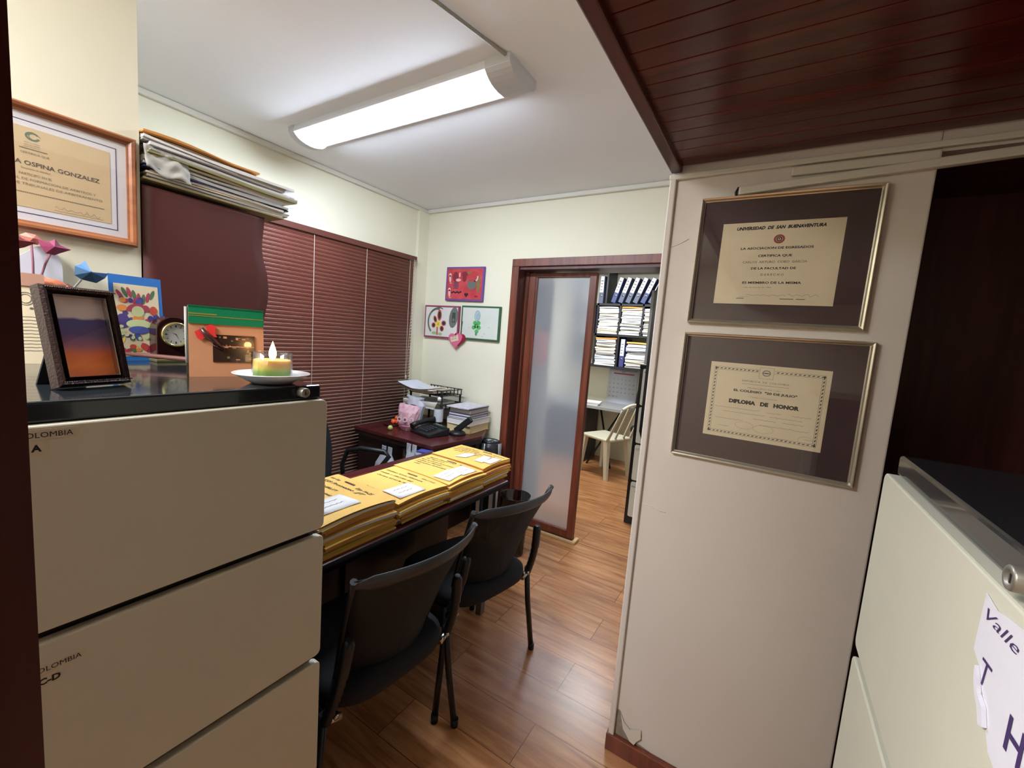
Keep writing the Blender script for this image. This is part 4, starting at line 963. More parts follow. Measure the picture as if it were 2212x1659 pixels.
folder_stack('s3', -1.415, -1.085, 1.335, 1.585, .846, 12, [0, 1, 0, 1, 4], 3, .03,
    dict(label='third yellow folder from the left, two white slips on it', clip=(-1.285, 1.555),
         text=[('Angulo Duarte S.A.S', .009, -1.39, 1.540, .17), ('NIT. 900 417 577', .008, -1.39, 1.518, .12), ('Maria del Carmen Duran Lozano', .008, -1.40, 1.495, .20), ('cedula 31.942.602', .008, -1.40, 1.472, .15), ('Colpensiones demandada', .008, -1.395, 1.449, .19), ('Agosto', .008, -1.21, 1.552, .05), ('civil', .008, -1.38, 1.425, .04)]),
    [dict(o=(-1.185, 1.345), a=(-.01, .11), b=(.085, .012), label='lower of two white slips on the third folder'), dict(o=(-1.185, 1.45), a=(.0, .10), b=(.09, -.005), label='upper of two white slips on the third folder')], G, 'third')
folder_stack('s4', -1.42, -1.095, 1.595, 1.835, .850, 12, [0, 1, 2, 2, 4], 4, .025,
    dict(label='farthest yellow folder from the camera at the desk end, with white slips', clip=(-1.25, 1.805),
         text=[('Luz Stella Perez', .008, -1.40, 1.795, .13), ('Inmobiliaria Andina', .008, -1.40, 1.772, .15), ('Abril 9-25', .008, -1.18, 1.795, .075), ('contra Seguros La Equidad', .008, -1.41, 1.748, .2), ('Reinaldo Mendez', .008, -1.22, 1.765, .11), ('carrera 51 sentencia 145', .008, -1.38, 1.722, .2)]),
    [dict(o=(-1.30, 1.63), a=(.005, .085), b=(.055, .02), label='small white slip near the middle of the farthest folder'), dict(o=(-1.19, 1.645), a=(-.01, .10), b=(.05, .0), label='long white slip at the right edge of the farthest folder'), dict(o=(-1.145, 1.66), a=(.0, .10), b=(.045, .0), label='outer white slip overlapping another on the farthest folder')], G, 'farthest')
# loose items on the desk's far side
b = MB(); b.box((-1.62, 1.19, DT+.0005), (-1.46, 1.36, DT+.006), Matrix.Rotation(0, 4, 'Z'), bevel=.001); tag(b.build('red_folder', mat('red_cover', (112, 28, 34), .5)), 'thin dark red folder lying behind the yellow stacks', 'folder')
b = MB(); b.lathe([(.001, 0), (.055, .001), (.06, .010), (.055, .022), (.04, .028), (.001, .030)], 24); o = b.build('desk_tray', mat('grey_black_plastic', (52, 54, 58), .35)); o.scale = (1.2, 1, 1); o.location = (-1.60, 1.10, DT+.0005); tag(o, 'rounded grey-black plastic tray behind the nearest folders', 'tray')

# ------------------------------------------------------------------ visitor chairs
def visitor_chair(loc, rz, label):
    r = empty('visitor_chair', loc, (0, 0, rz)); tag(r, label, 'chair', None)
    # seat
    b = MB(); n = 36; rings = []
    def se(a, sx, sy, p=3.6):
        c, s = math.cos(a), math.sin(a); return (sx*math.copysign(abs(c)**(2/p), c), sy*math.copysign(abs(s)**(2/p), s))
    for (k, z, dz) in ((.90, .395, 0), (.99, .405, 0), (1.0, .425, 0), (.985, .447, 0), (.90, .462, 0), (.5, .466, 0), (.02, .462, 0)):
        ring = []
        for j in range(n):
            x, y = se(2*PI*j/n, .235*k, .225*k); zz = z-.018*max(0, (-x-.15)/.09)+.010*max(0, (x-.1)/.12)
            ring.append(b.bm.verts.new((x-.015, y, zz)))
        rings.append(ring)
    for a, c in zip(rings[:-1], rings[1:]):
        for j in range(n): f = b.bm.faces.new((a[j], a[(j+1) % n], c[(j+1) % n], c[j])); f.smooth = True
    b.bm.faces.new(rings[0][::-1]); b.bm.faces.new(rings[-1]); b.build('seat', BLACKF, r)
    # back shell
    def bk(u, v):
        s = 2*u-1; hw = .168+.06*v**1.2; x = .185+.155*v-.012*math.sin(PI*v)-.075*s*s; z = .455+.385*v+.012*(1-s*s)*v
        return Vector((x, s*hw, z))
    b = MB(); b.grid(bk, 16, 12); b.build('backrest', NET, r, solid=.003)
    b = MB(); top = [bk(k/20, 1.0) for k in range(21)]
    # flat wide top rail
    for k in range(20):
        pass
    def rail(u, v):
        p = bk(u, 1.0); a = 2*PI*v; t = min(1, 8*min(u, 1-u)+.35)
        return p+Vector((.006*math.cos(a)*t+.006*math.sin(a)*t, 0, .023*math.sin(a)*t-.014))
    b.grid(rail, 24, 10)
    b.build('top_rail', GREYRAIL, r)
    for s in (0, 1):
        b = MB(); b.tube([bk(s, v/8) for v in range(9)], [.009, .009, .0085, .008, .008, .008, .008, .009, .010], 8); b.build('side_rail', BLACKP, r)
    b = MB(); b.tube([bk(k/12, 0) for k in range(13)], .009, 8); b.build('bottom_rail', BLACKP, r)
    for s in (-1, 1):
        b = MB(); pts = []; rad = []
        for k in range(23):
            t = k/22; p = Vector((.165, s*.232, .395)).lerp(Vector((.222, s*.205, .650)), t); p.x += .012*math.sin(PI*t)
            pts.append(p); rad.append((.017 if k % 2 else .0145) if t < .55 else .0175)
        rad[-1] = .010; b.tube(pts, rad, 10); b.build('back_post', BLACKP, r)
        b = MB(); b.tube([(.165, s*.232, .40), (.17, s*.19, .385)], .012, 8); b.lathe([(.001, 0), (.008, .001), (.008, .006), (.001, .007)], 10, Matrix.Translation((.183, s*.212, .41)) @ Matrix.Rotation(PI/2, 4, 'Y')); b.build('hub_bolt', CHROME, r)
        b = MB(); b.tube([(.160, s*.234, .42), (.168, s*.25, .25), (.185, s*.283, .012)], .0125, 10); b.lathe([(.0145, 0), (.0145, .03)], 10, Matrix.Translation((.186, s*.2835, 0))); b.build('leg', BLACKM, r)
        b = MB(); b.tube([(-.13, s*.205, .40), (-.17, s*.235, .25), (-.215, s*.265, .012)], .0125, 10); b.lathe([(.0145, 0), (.0145, .03)], 10, Matrix.Translation((-.216, s*.2655, 0))); b.build('leg', BLACKM, r)
    b = MB(); b.box((-.2, -.22, .375), (.17, -.19, .398), bevel=.004); b.box((-.2, .19, .375), (.17, .22, .398), bevel=.004); b.box((-.05, -.2, .38), (.0, .2, .397)); b.build('seat_frame', BLACKM, r)
    return r
ch1 = visitor_chair((-1.055, .895, 0), math.radians(-4), 'nearer black visitor chair with mesh back, at the filing cabinet')
ch2 = visitor_chair((-1.05, 1.448, 0), math.radians(-11), 'farther black visitor chair with mesh back, nearest the doorway')

# office chair behind the desk
def office_chair(loc, rz, label, arms=True):
    r = empty('office_chair', loc, (0, 0, rz)); tag(r, label, 'chair')
    b = MB(); b.box((-.24, -.24, .42), (.24, .24, .50), bevel=.035, seg=4); b.build('seat', BLACKF, r)
    b = MB(); b.grid(lambda u, v: Vector((.24+.05*v-.06*(2*u-1)**2, (2*u-1)*(.20-.05*(2*v-1)**2), .52+.42*v)), 12, 10); b.build('backrest', BLACKF, r, solid=.04)
    if arms:
        for s in (-1, 1):
            b = MB(); pts = [(.15, s*.27, .50), (.17, s*.285, .60), (.14, s*.29, .69), (.05, s*.29, .712), (-.10, s*.29, .705), (-.13, s*.29, .68), (-.08, s*.285, .61), (-.02, s*.275, .52), (.0, s*.25, .47)]
            b.tube(pts, [.014, .014, .015, .018, .018, .015, .014, .014, .013], 10); b.build('armrest', BLACKP, r)
    b = MB(); b.tube([(0, 0, .43), (0, 0, .09)], .025, 12); b.build('gas_column', BLACKP, r)
    for k in range(5):
        a = 2*PI*k/5+.3; b = MB(); b.tube([(0, 0, .10), (.26*math.cos(a), .26*math.sin(a), .07)], [.022, .013], 8); lg = b.build('base_arm', BLACKP, r)
        b = MB(); b.lathe([(.001, -.012), (.024, -.012), (.027, 0), (.024, .012), (.001, .012)], 14, Matrix.Translation((.27*math.cos(a), .27*math.sin(a), .028)) @ Matrix.Rotation(a+.6, 4, 'Z') @ Matrix.Rotation(PI/2, 4, 'X')); b.build('castor', BLACKP, lg)
    return r
office_chair((-1.93, 1.465, 0), math.radians(205), 'black office chair with loop armrests between desk and blind')

# bins
b = MB(); b.lathe([(.078, 0), (.088, .003), (.105, .22), (.108, .225), (.103, .222), (.085, .008), (.001, .006)], 28, cap=False); b.lathe([(.001, 0), (.078, 0)], 28, cap=False)
o = b.build('waste_bin', BLACKP); o.location = (-1.31, 1.60, 0); tag(o, 'black round waste bin under the desk, behind the chair legs', 'bin')
b = MB(); b.lathe([(.085, 0), (.105, .405), (.108, .41), (.105, .412), (.102, .408), (.083, .004), (.001, .004)], 32, cap=False)
o = b.build('waste_bin', clear_glass('smoky_plastic', (150, 154, 160), .8, .12)); o.location = (-1.372, 2.40, 0); tag(o, 'translucent smoky waste bin with thin rim near the doorway', 'bin')

# ------------------------------------------------------------------ side desk by the blind
def credenza():
    r = empty('side_desk', (-2.12, 2.33, 0)); tag(r, 'small dark side desk in the corner with phone and books', 'desk')
    b = MB(); pts = [(-.39, -.36), (.37, -.37), (.42, .10), (.29, .35), (-.40, .35)]
    b.poly([(x, y, DT-.025) for x, y in pts], (0, 0, .025)); o = b.build('desktop', DESKW, r); bv = o.modifiers.new('b', 'BEVEL'); bv.width = .004; bv.segments = 2; bv.limit_method = 'ANGLE'
    b = MB(); b.poly([(x*.985, y*.985, DT-.055) for x, y in pts], (0, 0, .03)); b.build('apron', DARKW, r)
    b = MB(); b.box((-.36, -.34, 0), (-.06, .33, DT-.055)); b.build('cupboard', DARKW, r)
    b = MB(); b.lathe([(.015, 0), (.015, .04), (.010, .06), (.012, .3), (.018, .45), (.012, .47), (.018, .5), (.014, .55), (.018, .69)], 12, Matrix.Translation((.10, -.33, 0))); b.build('leg', DARKW, r)
    b = MB(); b.box((.18, .0, .0), (.205, .33, DT-.055)); b.build('side_panel', DARKW, r)
    b = MB(); b.box((-.06, -.05, .42), (.18, .33, .44)); b.build('shelf', DARKW, r)
credenza()

def letter_tray():
    r = empty('letter_tray', (-2.235, 2.515, DT), (0, 0, math.radians(0))); tag(r, 'two-tier black letter tray holding papers on the side desk', 'letter tray')
    for z in (.13, .235):
        b = MB(); W, D, hgt = .34, .24, .045
        b.box((-W/2, -D/2, z), (W/2, D/2, z+.004))
        for yy in (-D/2, D/2): b.box((-W/2, yy-.002, z+hgt-.006), (W/2, yy+.002, z+hgt)); 
        b.box((W/2-.004, -D/2, z+hgt-.006), (W/2, D/2, z+hgt))
        for k in range(10):
            x = -W/2+.01+(W-.02)*k/9
            for yy in (-D/2, D/2): b.box((x-.004, yy-.002, z), (x+.004, yy+.002, z+hgt-.004))
        for k in range(6):
            y = -D/2+.01+(D-.02)*k/5; b.box((W/2-.004, y-.004, z), (W/2, y+.004, z+hgt-.004))
        b.build('tier', BLACKP, r)
    for x in (-.16, .16):
        for y in (-.11, .11):
            b = MB(); b.box((x-.006, y-.006, 0), (x+.006, y+.006, .235)); b.build('riser', BLACKP, r)
letter_tray()
rnd = random.Random(12)
def loose(name, cx, cy, w_, h_, z0, th, m_, label, bend=.0, rot=0.0, group=None, side=None, cat='papers', lift=0.0):
    b = MB()
    def P(u, v, s): 
        x = (u-.5)*w_; y = (v-.5)*h_; ca, sa = math.cos(rot), math.sin(rot)
        return Vector((cx+x*ca-y*sa, cy+x*sa+y*ca, z0+s*th+bend*(2*u-1)**2+lift*max(0, .5-u)))
    b.grid(lambda u, v: P(u, v, 1), 8, 3); b.grid(lambda u, v: P(u, v, 0), 8, 3)
    b.mi(1 if side else 0)
    for q in (0, 1): b.grid(lambda u, v, q=q: P(q, v, u), 1, 3); b.grid(lambda u, v, q=q: P(v, q, u), 1, 8)
    o = b.build(name, [m_, side] if side else [m_]); tag(o, label, cat, group); return o
zz = DT+.2395+.0008
for i, (m_, nm, th) in enumerate(((PAPER_Y, 'cream', .006), (PAPER, 'white', .006), (MANILA3, 'tan', .004), (PAPER_G, 'grey', .006), (PAPER, 'white', .006), (MANILA, 'yellow-edged', .004), (PAPER_B, 'printed white', .003))):
    loose('paper_bundle', -2.29+(.0 if i < 5 else -.015), 2.50-.012*i, .34 if i < 5 else .29, .225, zz, th, m_, nm+(' paper on top of the upper letter tray' if i == 6 else ' folder just under the top sheet of the upper letter tray' if i == 5 else ' paper bundle in the upper letter tray'), bend=.012, rot=.02*(i-3), group='papers in the letter tray', lift=.05*(i > 3))
    zz += th+.0006
for i in range(4):
    loose('paper_bundle', -2.27, 2.48, .33, .23, DT+.1350+.0115*i, .0105, (PAPER, PAPER_G, PAPER_Y, PAPER)[i], 'paper bundle in the lower letter tray', rot=.02*(i-1), group='papers in the lower letter tray')

# books
bz = DT+.0006; books = [(.205, .26, .055, mat('tan_book', (206, 180, 130), .6), mat('tan_pages', (222, 200, 152), .7), 'thick tan book at the bottom of the pile'),
    (.205, .27, .045, mat('white_book', (204, 202, 196), .6), PAPER, 'thick off-white book second from the bottom'),
    (.19, .25, .020, mat('navy_book', (50, 46, 84), .5), PAPER_B, 'thin navy-spined book in the middle of the pile'),
    (.19, .25, .018, mat('violet_book', (86, 80, 130), .5), PAPER, 'thin violet book fourth from the bottom'),
    (.19, .25, .036, mat('dark_navy_book', (40, 38, 72), .5), PAPER_G, 'dark blue hardcover under the loose white report')]
for i, (wd, dp, th, cm, pm, lb) in enumerate(books):
    r = empty('book', (-1.90+rnd.uniform(-.006, .006), 2.525, bz), (0, 0, rnd.uniform(-.04, .04)+.05)); tag(r, lb+' on the side desk', 'book', 'books piled on the side desk')
    b = MB(); b.box((-wd/2, -dp/2, 0), (wd/2, dp/2, .0025)); b.box((-wd/2, -dp/2, th-.0025), (wd/2, dp/2, th)); b.box((-wd/2, -dp/2, 0), (-wd/2+.003, dp/2, th)); b.build('cover', cm, r)
    b = MB(); b.box((-wd/2+.003, -dp/2+.004, .0026), (wd/2-.004, dp/2-.004, th-.0026)); b.build('pages', pm, r)
    bz += th+.0004
o = loose('report', -1.905, 2.515, .20, .27, bz, .007, mat('printed_cover', (214, 212, 216), .6, rgb2=(178, 174, 188), vscale=40), 'loose white printed report on top of the book pile', bend=.002, rot=.04, cat='papers')

def phone():
    r = empty('telephone', (-1.985, 2.195, DT), (0, 0, math.radians(-12))); tag(r, 'black desk telephone with cordless handset cradle on the side desk', 'telephone')
    b = MB(); b.poly([(-.11, -.09, .0), (-.11, .09, .0), (-.11, .09, .055), (-.11, -.09, .022)], (.22, 0, 0)); o = b.build('base', BLACKP, r); bv = o.modifiers.new('b', 'BEVEL'); bv.width = .006; bv.segments = 2
    b = MB(); b.tube([(-.085, -.095, .048), (-.09, -.05, .064), (-.09, .04, .078), (-.085, .095, .080)], [.022, .017, .017, .023], 10); b.build('handset', BLACKP, r)
    b = MB()
    for i in range(4):
        for j in range(3):
            b.box((-.035+.03*j, -.06+.025*i, .030+.0045*i), (-.016+.03*j, -.045+.025*i, .040+.0045*i), bevel=.002)
    b.build('keypad', mat('dark_keys', (58, 60, 64), .4), r)
    b = MB(); b.box((-.04, .055, .052), (.08, .08, .062)); b.build('display', mat('lcd', (70, 78, 74), .2), r)
    r2 = empty('cordless_phone', (-1.845, 2.33, DT)); tag(r2, 'black cordless handset leaning up from its charging base', 'telephone')
    b = MB(); b.lathe([(.001, 0), (.06, 0), (.055, .018), (.04, .028), (.001, .03)], 20); b.build('charging_base', BLACKP, r2)
    b = MB(); b.box((-.022, -.012, 0), (.022, .012, .16), Matrix.Translation((-.02, 0, .022)) @ Matrix.Rotation(math.radians(48), 4, 'Y') @ Matrix.Rotation(-.15, 4, 'X'), bevel=.008, seg=3); b.build('handset', BLACKP, r2)
phone()

def bag(name, pts2, base, m_, label, dz, seed, handles=False, depth=.09, pats=None):
    """crumpled bag: loft of rings, pinched at the top"""
    rnd = random.Random(seed); cx, cy = base; b = MB(); rings = []; n = 22
    for (w_, d_, z) in pts2:
        ring = []
        for j in range(n):
            a = 2*PI*j/n; k = 1+rnd.uniform(-.10, .10)
            ring.append(b.bm.verts.new((cx+w_*k*math.cos(a), cy+d_*k*math.sin(a), dz+z+rnd.uniform(-.004, .004)*(1 if z > .01 else 0))))
        rings.append(ring)
    for a_, c in zip(rings[:-1], rings[1:]):
        for j in range(n): b.bm.faces.new((a_[j], a_[(j+1) % n], c[(j+1) % n], c[j]))
    b.bm.faces.new(rings[0][::-1])
    if handles:
        for s in (-1, 1):
            x = cx+s*pts2[-1][0]*.7; z = dz+pts2[-1][2]
            b.poly([(x-.018, cy, z-.01), (x+.018, cy, z-.01), (x+.016, cy+.004, z+.045), (x-.012, cy-.004, z+.05)], (0, .004, 0))
    o = b.build(name, m_); tag(o, label, 'bag'); return o
PINK = mat('pink_bag', (206, 150, 164), .4, rgb2=(232, 196, 204), vscale=25); WBAG = mat('white_plastic_bag', (206, 208, 218), .35, var=.06, vscale=20, trans=.15)
o = bag('plastic_bag', [(.06, .04, 0), (.085, .05, .03), (.09, .05, .08), (.095, .04, .13), (.10, .02, .165), (.09, .008, .185)], (-2.17, 2.17), PINK, 'pink printed plastic bag with white circles on the side desk', DT+.001, 3)
b = MB(); b.bm.free(); b = MB()
M = Matrix.Translation((-2.145, 2.108, DT)) @ Matrix.Rotation(PI/2, 4, 'X') @ Matrix.Rotation(.25, 4, 'Y')
tb = MB()
for x, y in ((-.045, .085), (0.0, .085), (.052, .09)): ring2d(tb, x, y, .017, .017, .006, 0)
tb.mi(1)
for x, y in ((-.045, .085), (0, .085)): disc(tb, x, y, .010, .010, .0003)
for x, y, w_ in ((-.055, .045, .09), (-.05, .03, .07), (.04, .075, .03), (.04, .05, .028)): rect(tb, x, y, x+w_, y+.006, 0)
tb.bm.transform(M); pr = tb.build('bag_print', [PAPER, mat('bag_maroon', (150, 70, 96), .6)], o)
bag('plastic_bag', [(.045, .04, 0), (.06, .045, .05), (.07, .04, .10), (.085, .035, .16), (.07, .03, .20), (.09, .02, .225)], (-2.225, 2.29), WBAG, 'crumpled white plastic bag behind the pink bag', DT+.001, 5)
b = MB(); b.lathe([(.030, 0), (.034, .004), (.034, .13), (.031, .16), (.018, .19), (.012, .205), (.012, .215)], 20); b.mi(1); b.lathe([(.014, .212), (.014, .235), (.004, .24)], 14)
b.mi(2); b.lathe([(.0345, .06), (.0345, .155)], 20, cap=False)
o = b.build('bottle', [clear_glass('bottle_plastic', (206, 200, 190), .9, .05), mat('white_cap', (226, 228, 222), .4), mat('bottle_label', (200, 206, 212), .5, var=.1, vscale=50)]); o.location = (-2.045, 2.345, DT+.0008); tag(o, 'clear plastic bottle with white label and cap on the side desk', 'bottle')
b = MB(); b.lathe([(.001, 0), (.06, 0), (.07, .008), (.068, .010), (.001, .006)], 20, cap=False); o = b.build('small_dish', mat('dark_red_dish', (60, 22, 22), .4)); o.location = (-2.36, 2.20, DT+.0008); tag(o, 'small dark red dish under the orange toys', 'dish')
b = MB()
for x, y, z, r_ in ((0, 0, .018, .02), (.028, .01, .02, .018), (.012, .02, .045, .018), (-.02, .012, .02, .015)): b.lathe([(.0005, -r_), (r_*.7, -r_*.7), (r_, 0), (r_*.7, r_*.7), (.0005, r_)], 12, Matrix.Translation((x, y, z)), cap=False)
o = b.build('orange_toy', mat('orange_plastic', (226, 96, 44), .4)); o.location = (-2.35, 2.195, DT+.007); tag(o, 'bright orange lumpy toy on the small dark dish', 'toy')
b = MB(); b.lathe([(.0005, -.018), (.009, -.0158), (.0155, -.009), (.018, 0), (.0155, .009), (.009, .0158), (.0005, .018)], 16, cap=False); o = b.build('small_ball', mat('lime_ball', (190, 196, 110), .5)); o.location = (-2.235, 2.06, DT+.0185); tag(o, 'small lime-green ball near the front of the side desk', 'ball')

def heater():
    r = empty('tower_fan', (-1.728, 2.588, .0), (0, 0, math.radians(-30))); r.scale = (1, 1, .963); tag(r, 'black and silver rounded tower fan beside the doorway', 'fan')
    b = MB(); b.lathe([(.085, 0), (.09, .02), (.075, .04), (.078, .2), (.082, .55), (.084, .66), (.078, .695), (.06, .71)], 28); b.build('body', mat('fan_black', (44, 42, 46), .3), r)
    b = MB(); b.lathe([(.060, .7105), (.066, .705), (.066, .712), (.058, .716)], 28, cap=False); b.lathe([(.001, .712), (.058, .713)], 28, cap=False); b.build('top_panel', mat('fan_panel', (50, 58, 64), .2), r)
    b = MB(); b.lathe([(.001, .7135), (.024, .7135), (.022, .719), (.001, .720)], 18, Matrix.Translation((-.012, -.01, 0)), cap=False); b.box((.015, .012, .714), (.045, .03, .719)); b.build('dial', mat('fan_silver', (176, 182, 186), .3, metal=.5), r)
    for a in (-1.15, .5):
        b = MB(); b.grid(lambda u, v: Vector(((.090+.004*math.sin(PI*v))*math.cos(a+.34*(u-.5)*(.5+v)), (.090+.004*math.sin(PI*v))*math.sin(a+.34*(u-.5)*(.5+v)), .05+.655*v)), 5, 10); b.build('silver_strip', mat('fan_silver', (176, 182, 186), .3, metal=.5), r, solid=.002)
heater()
# things under the side desk
bag('plastic_bag', [(.10, .05, 0), (.11, .06, .2), (.11, .055, .45), (.08, .04, .58), (.04, .02, .65)], (-2.07, 1.885), WBAG, 'large white plastic bag with tied handles standing in front of the side desk', .0005, 8, handles=True)
bag('plastic_bag', [(.035, .03, 0), (.04, .03, .4), (.04, .03, .62), (.035, .015, .69)], (-1.90, 1.935), WBAG, 'narrow white plastic bag behind the side desk leg', .0005, 9, handles=True)
b = MB(); b.box((-.045, -.03, 0), (.045, .03, .725), bevel=.002); b.mi(1); b.box((-.046, -.031, .60), (-.005, -.0305, .715)); b.mi(2); b.box((-.047, -.032, 0), (.047, .032, .58)); o = b.build('box', [mat('blue_box', (66, 74, 150), .5), mat('white_face', (206, 214, 224), .5), BLACKP]); o.location = (-1.768, 1.922, .0005); o.rotation_euler = (0, 0, .2); tag(o, 'tall blue and white carton beyond the desk', 'box')

# ------------------------------------------------------------------ far room
def shelf_unit():
    r = empty('wall_shelf', (-1.6, 5.14, 0)); tag(r, 'black wall shelf crammed with binders and paper files', 'shelf')
    BW = mat('black_shelf', (38, 38, 42), .4)
    X0, X1, Y0, Y1 = -.62, .95, -.16, .155
    for z in (1.215, 1.985-.02+.0, 2.40):
        b = MB(); b.box((X0, Y0, z-.025), (X1, Y1, z)); b.build('board', BW, r)
    b = MB(); b.box((X0, Y0, 1.575), (X1, Y1, 1.60)); b.build('board', BW, r)
    for x, z0, z1 in ((-.29, 1.215, 1.965), (-.01, 1.60, 1.965), (.26, 1.60, 1.965), (.0, 1.215, 1.575), (.52, 1.215, 1.965), (X1-.02, 1.215, 2.4), (X0, 1.215, 2.4), (-.20, 1.965, 2.40)):
        b = MB(); b.box((x-.01, Y0, z0), (x+.01, Y1, z1)); b.build('upright', BW, r)
    return r
shelf_unit()
def binder(x, z, tilt, label, h=.32, wd=.055, y=5.0, m_=None):
    r = empty('ring_binder', (x, y, z), (0, tilt, 0)); tag(r, label, 'binder', 'blue ring binders on the far shelf')
    b = MB(); b.box((-wd/2, 0, 0), (wd/2, .27, h), bevel=.003); b.build('cover', m_ or BINDER, r)
    b = MB(); b.box((-wd/2+.005, -.001, h*.40), (wd/2-.005, 0, h-.004)); b.mi(1); rs = random.Random(int(x*1000))
    for k in range(4): b.box((-.016, -.0016, h*.48+k*.035), (rs.uniform(.004, .016), -.001, h*.48+k*.035+.012))
    b.build('spine_label', [mat('label_white', (222, 222, 236), .6), INKL], r)
    b = MB(); b.lathe([(.007, 0), (.013, .001), (.013, .002), (.007, .003)], 14, Matrix.Translation((0, 0, h*.28)) @ Matrix.Rotation(PI/2, 4, 'X'), cap=False); b.mi(1); b.lathe([(.001, .0005), (.007, .0006)], 12, Matrix.Translation((0, 0, h*.28)) @ Matrix.Rotation(PI/2, 4, 'X'), cap=False); b.build('finger_ring', [CHROME, INK], r)
    return r
zs = 1.9655
words = ['first', 'second', 'third', 'fourth', 'fifth', 'sixth']
for i in range(6):
    binder(-1.72+.088*i, zs+.014, math.radians(16+1.5*i), words[i]+' of the six leaning blue binders, counted from the left', h=.31, m_=BINDER if i % 4 == 0 else mat('slate_binder', (82, 88, 110), .45))
binder(-1.875, zs+.001, .0, 'upright slate binder left of the leaning row', h=.33, m_=mat('slate_binder', (82, 88, 110), .45))
binder(-1.955, 1.601, .0, 'upright navy binder at the left of the middle shelf', h=.33)
binder(-1.585+.04, 1.216, .0, 'single navy binder between two paper stacks on the lowest shelf', h=.335, m_=mat('indigo_binder', (66, 70, 124), .45))
def paper_stack(x0, x1, z0, z1, n, word, seed, topm=None):
    rnd = random.Random(seed); z = z0; T = (z1-z0)/n
    for i in range(n):
        th = T*.86
        m_ = rnd.choice((PAPER, PAPER, PAPER_B, PAPER_Y, PAPER_G, PAPER)); 
        if i == n-1 and topm: m_ = topm
        a = x0+rnd.uniform(-.008, .012); c = x1+rnd.uniform(-.012, .008); y0 = 4.985+rnd.uniform(-.015, .015); ph = rnd.uniform(0, 6)
        b = MB()
        def P(u, v, s, a=a, c=c, y0=y0, z=z, th=th, ph=ph): return Vector((a+(c-a)*u, y0+.28*v, z+s*th+T*.35*math.sin(3.2*u+ph)*(1 if i else 0)*.5+(T*.14 if i else 0)))
        for s in (0, 1): b.grid(lambda u, v, s=s: P(u, v, s), 6, 1)
        for q in (0, 1): b.grid(lambda u, v, q=q: P(q, v, u), 1, 1); b.grid(lambda u, v, q=q: P(v, q, u), 1, 6)
        o = b.build('paper_file', m_); tag(o, 'paper file in the '+word+' stack of the far shelf', 'papers', 'files in the '+word+' stack of the far shelf')
        z += T
paper_stack(-1.875, -1.63, 1.602, 1.925, 17, 'upper left', 1)
paper_stack(-1.595, -1.355, 1.602, 1.93, 17, 'upper middle', 2, MANILA3)
paper_stack(-1.325, -1.10, 1.602, 1.915, 15, 'upper right', 3)
paper_stack(-1.875, -1.625, 1.217, 1.555, 17, 'lower left', 4, MANILA3)
paper_stack(-1.49, -1.22, 1.217, 1.52, 15, 'lower right', 5, MANILA)

def calendar():
    r = empty('wall_calendar', (-1.585, 5.285, 1.17), Euler((PI/2, 0, 0))); tag(r, 'white wall calendar with curling bottom under the far shelf', 'calendar')
    b = MB(); b.grid(lambda u, v: Vector((-.185+.37*u, -.46*v, .002+.06*max(0, v-.65)**1.5)), 2, 12); b.build('page', PAPER_B, r, solid=.001)
    b = MB(); b.mi(1); rect(b, -.12, -.06, .14, -.045, .0035); b.mi(0); text(b, '2025', .02, .0, -.04, .0035, align='CENTER')
    k = 1
    for i in range(5):
        for j in range(7):
            if k > 31: break
            b.mi(1 if j == 0 else 0); zt = -.135-.055*i; text(b, str(k), .016, -.165+.05*j, zt, .003+.06*max(0, (-zt/.46)-.65)**1.5+.001); k += 1
    b.build('dates', [INKG, mat('calendar_red', (176, 72, 84), .7)], r)
calendar()
def plastic_chair():
    r = empty('plastic_chair', (-1.50, 4.62, 0), (0, 0, math.radians(-22))); tag(r, 'ivory plastic chair with slatted back in the far room', 'chair')
    b = MB(); b.box((-.21, -.20, .415), (.19, .20, .45), bevel=.016, seg=3); b.build('seat', WHITEPL, r)
    # back at +x
    def bp(y, v): return Vector((.17+.16*v+.0, y*(1-.06*v), .43+.42*v-.05*(y/.2)**2*v))
    for y in (-.19, -.07, .07, .19):
        b = MB()
        for k in range(8):
            pass
        wd = .018 if abs(y) > .1 else .012
        b.grid(lambda u, v, y=y, wd=wd: bp(y+(u-.5)*2*wd, v), 2, 10); b.build('back_slat', WHITEPL, r, solid=.014)
    b = MB(); b.tube([bp(-.2+.4*k/10, 1) for k in range(11)], .017, 8); b.build('top_rail', WHITEPL, r)
    for x, y, dx, dy in ((.15, .17, .05, .02), (.15, -.17, .05, -.02), (-.17, .17, -.03, .02), (-.17, -.17, -.03, -.02)):
        b = MB(); b.poly([(x-.028, y-.022, .42), (x+.028, y-.022, .42), (x+.028, y+.022, .42), (x-.028, y+.022, .42)], (0, 0, .001)); b.bm.free(); b = MB()
        v = []
        for (s, z, ox, oy) in ((.030, .425, 0, 0), (.018, 0, dx, dy)):
            v.append([b.bm.verts.new((x+ox+a*s, y+oy+c*s*.9, z)) for a, c in ((-1, -1), (1, -1), (1, 1), (-1, 1))])
        for k in range(4): b.bm.faces.new((v[0][k], v[0][(k+1) % 4], v[1][(k+1) % 4], v[1][k]))
        b.bm.faces.new(v[0][::-1]); b.bm.faces.new(v[1]); b.build('leg', WHITEPL, r)
plastic_chair()
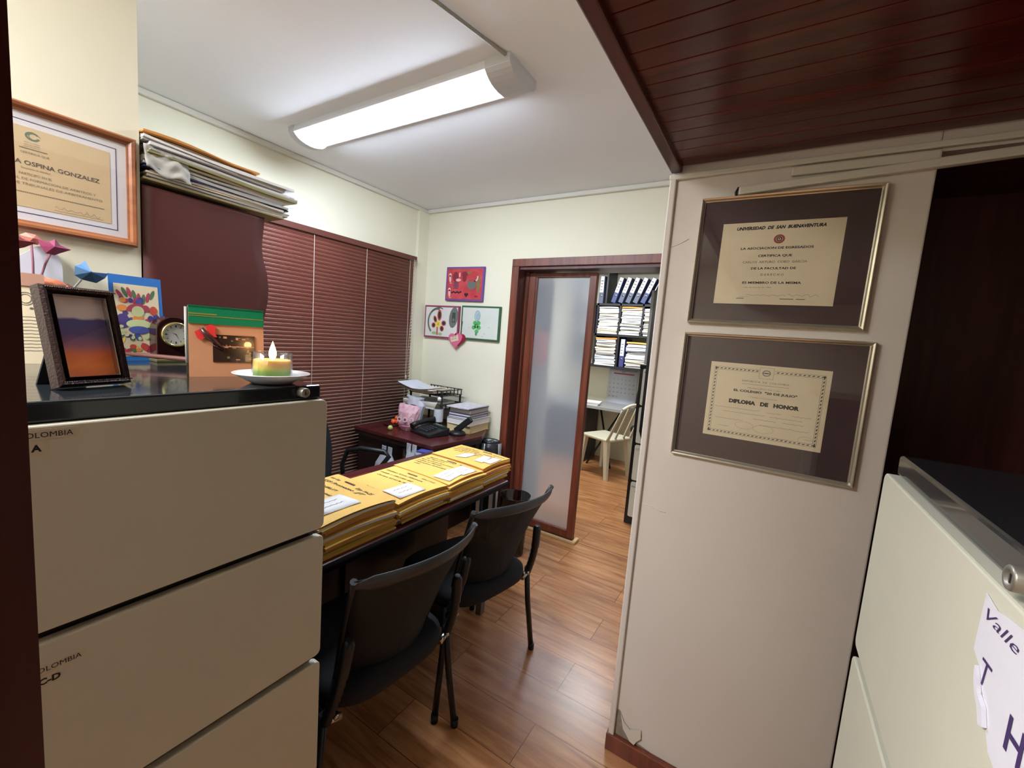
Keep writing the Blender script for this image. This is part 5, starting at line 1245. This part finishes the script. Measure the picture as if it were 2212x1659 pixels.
def far_desk():
    r = empty('far_desk', (-2.0, 4.95, 0)); tag(r, 'dark desk against the far room wall under the shelf', 'desk')
    b = MB(); b.box((-.9, -.18, .70), (.62, .33, .73)); b.build('desktop', mat('grey_desktop', (150, 150, 150), .5), r)
    b = MB(); b.box((-.9, -.1, 0), (.15, .3, .70)); b.build('pedestal', BLACKP, r)
    b = MB(); b.tube([(.2, -.1, 0), (.5, .2, .70)], .012, 8); b.tube([(.5, -.1, 0), (.2, .2, .70)], .012, 8); b.build('crossed_leg', BLACKP, r)
far_desk()
for i in range(3): loose('paper_bundle', -1.86, 4.92, .28, .2, .7305+.012*i, .0115, (PAPER, PAPER_G, PAPER)[i], 'paper bundle lying on the far desk', rot=.1*i, group='papers on the far desk')
oc = office_chair((-1.03, 4.97, 0), math.radians(-95), 'black office chair partly hidden behind the ivory plastic chair', arms=False); oc.scale = (1, 1, 1.16)
# things behind the frosted pane
b = MB(); b.box((-.085, -.01, -.19), (.085, .01, .19), bevel=.003); b.mi(1); b.box((-.07, -.0108, -.17), (.07, -.01, .17)); o = b.build('picture_frame', [mat('olive_frame', (92, 84, 66), .5), mat('olive_print', (120, 110, 88), .7)]); o.location = (-1.655, 3.108, 1.72); tag(o, 'dim olive picture seen through the frosted door pane', 'picture')
b = MB(); b.lathe([(.02, 0), (.055, -.03), (.05, -.12), (.075, -.2), (.07, -.26), (.001, -.31)], 18, cap=False); o = b.build('orange_cloth', mat('orange_cloth_m', (232, 92, 60), .8)); o.location = (-1.630, 3.04, 1.545); tag(o, 'orange cloth hanging behind the frosted door pane', 'cloth')
b = MB(); b.box((-2.3, 3.12, .0), (-1.575, 3.16, CH)); struct('wall_partition', b, WALL)
# tall narrow black panel in front of the far cabinet
b = MB(); b.poly([(-.815, 3.28, .82), (-.815, 3.28, 1.88), (-.785, 3.28, 1.96), (-.66, 3.28, 1.98), (-.66, 3.28, CH), (-.58, 3.28, CH), (-.58, 3.28, .76), (-.785, 3.28, .74)], (.0, .06, 0)); b.mi(1); b.box((-.835, 3.285, 1.34), (-.816, 3.33, 1.9))
tag(b.build('hanging_panel', [BLACKM, mat('grey_edge', (150, 150, 146), .5)]), 'tall black panel with grey edge above the far filing cabinet', 'panel')
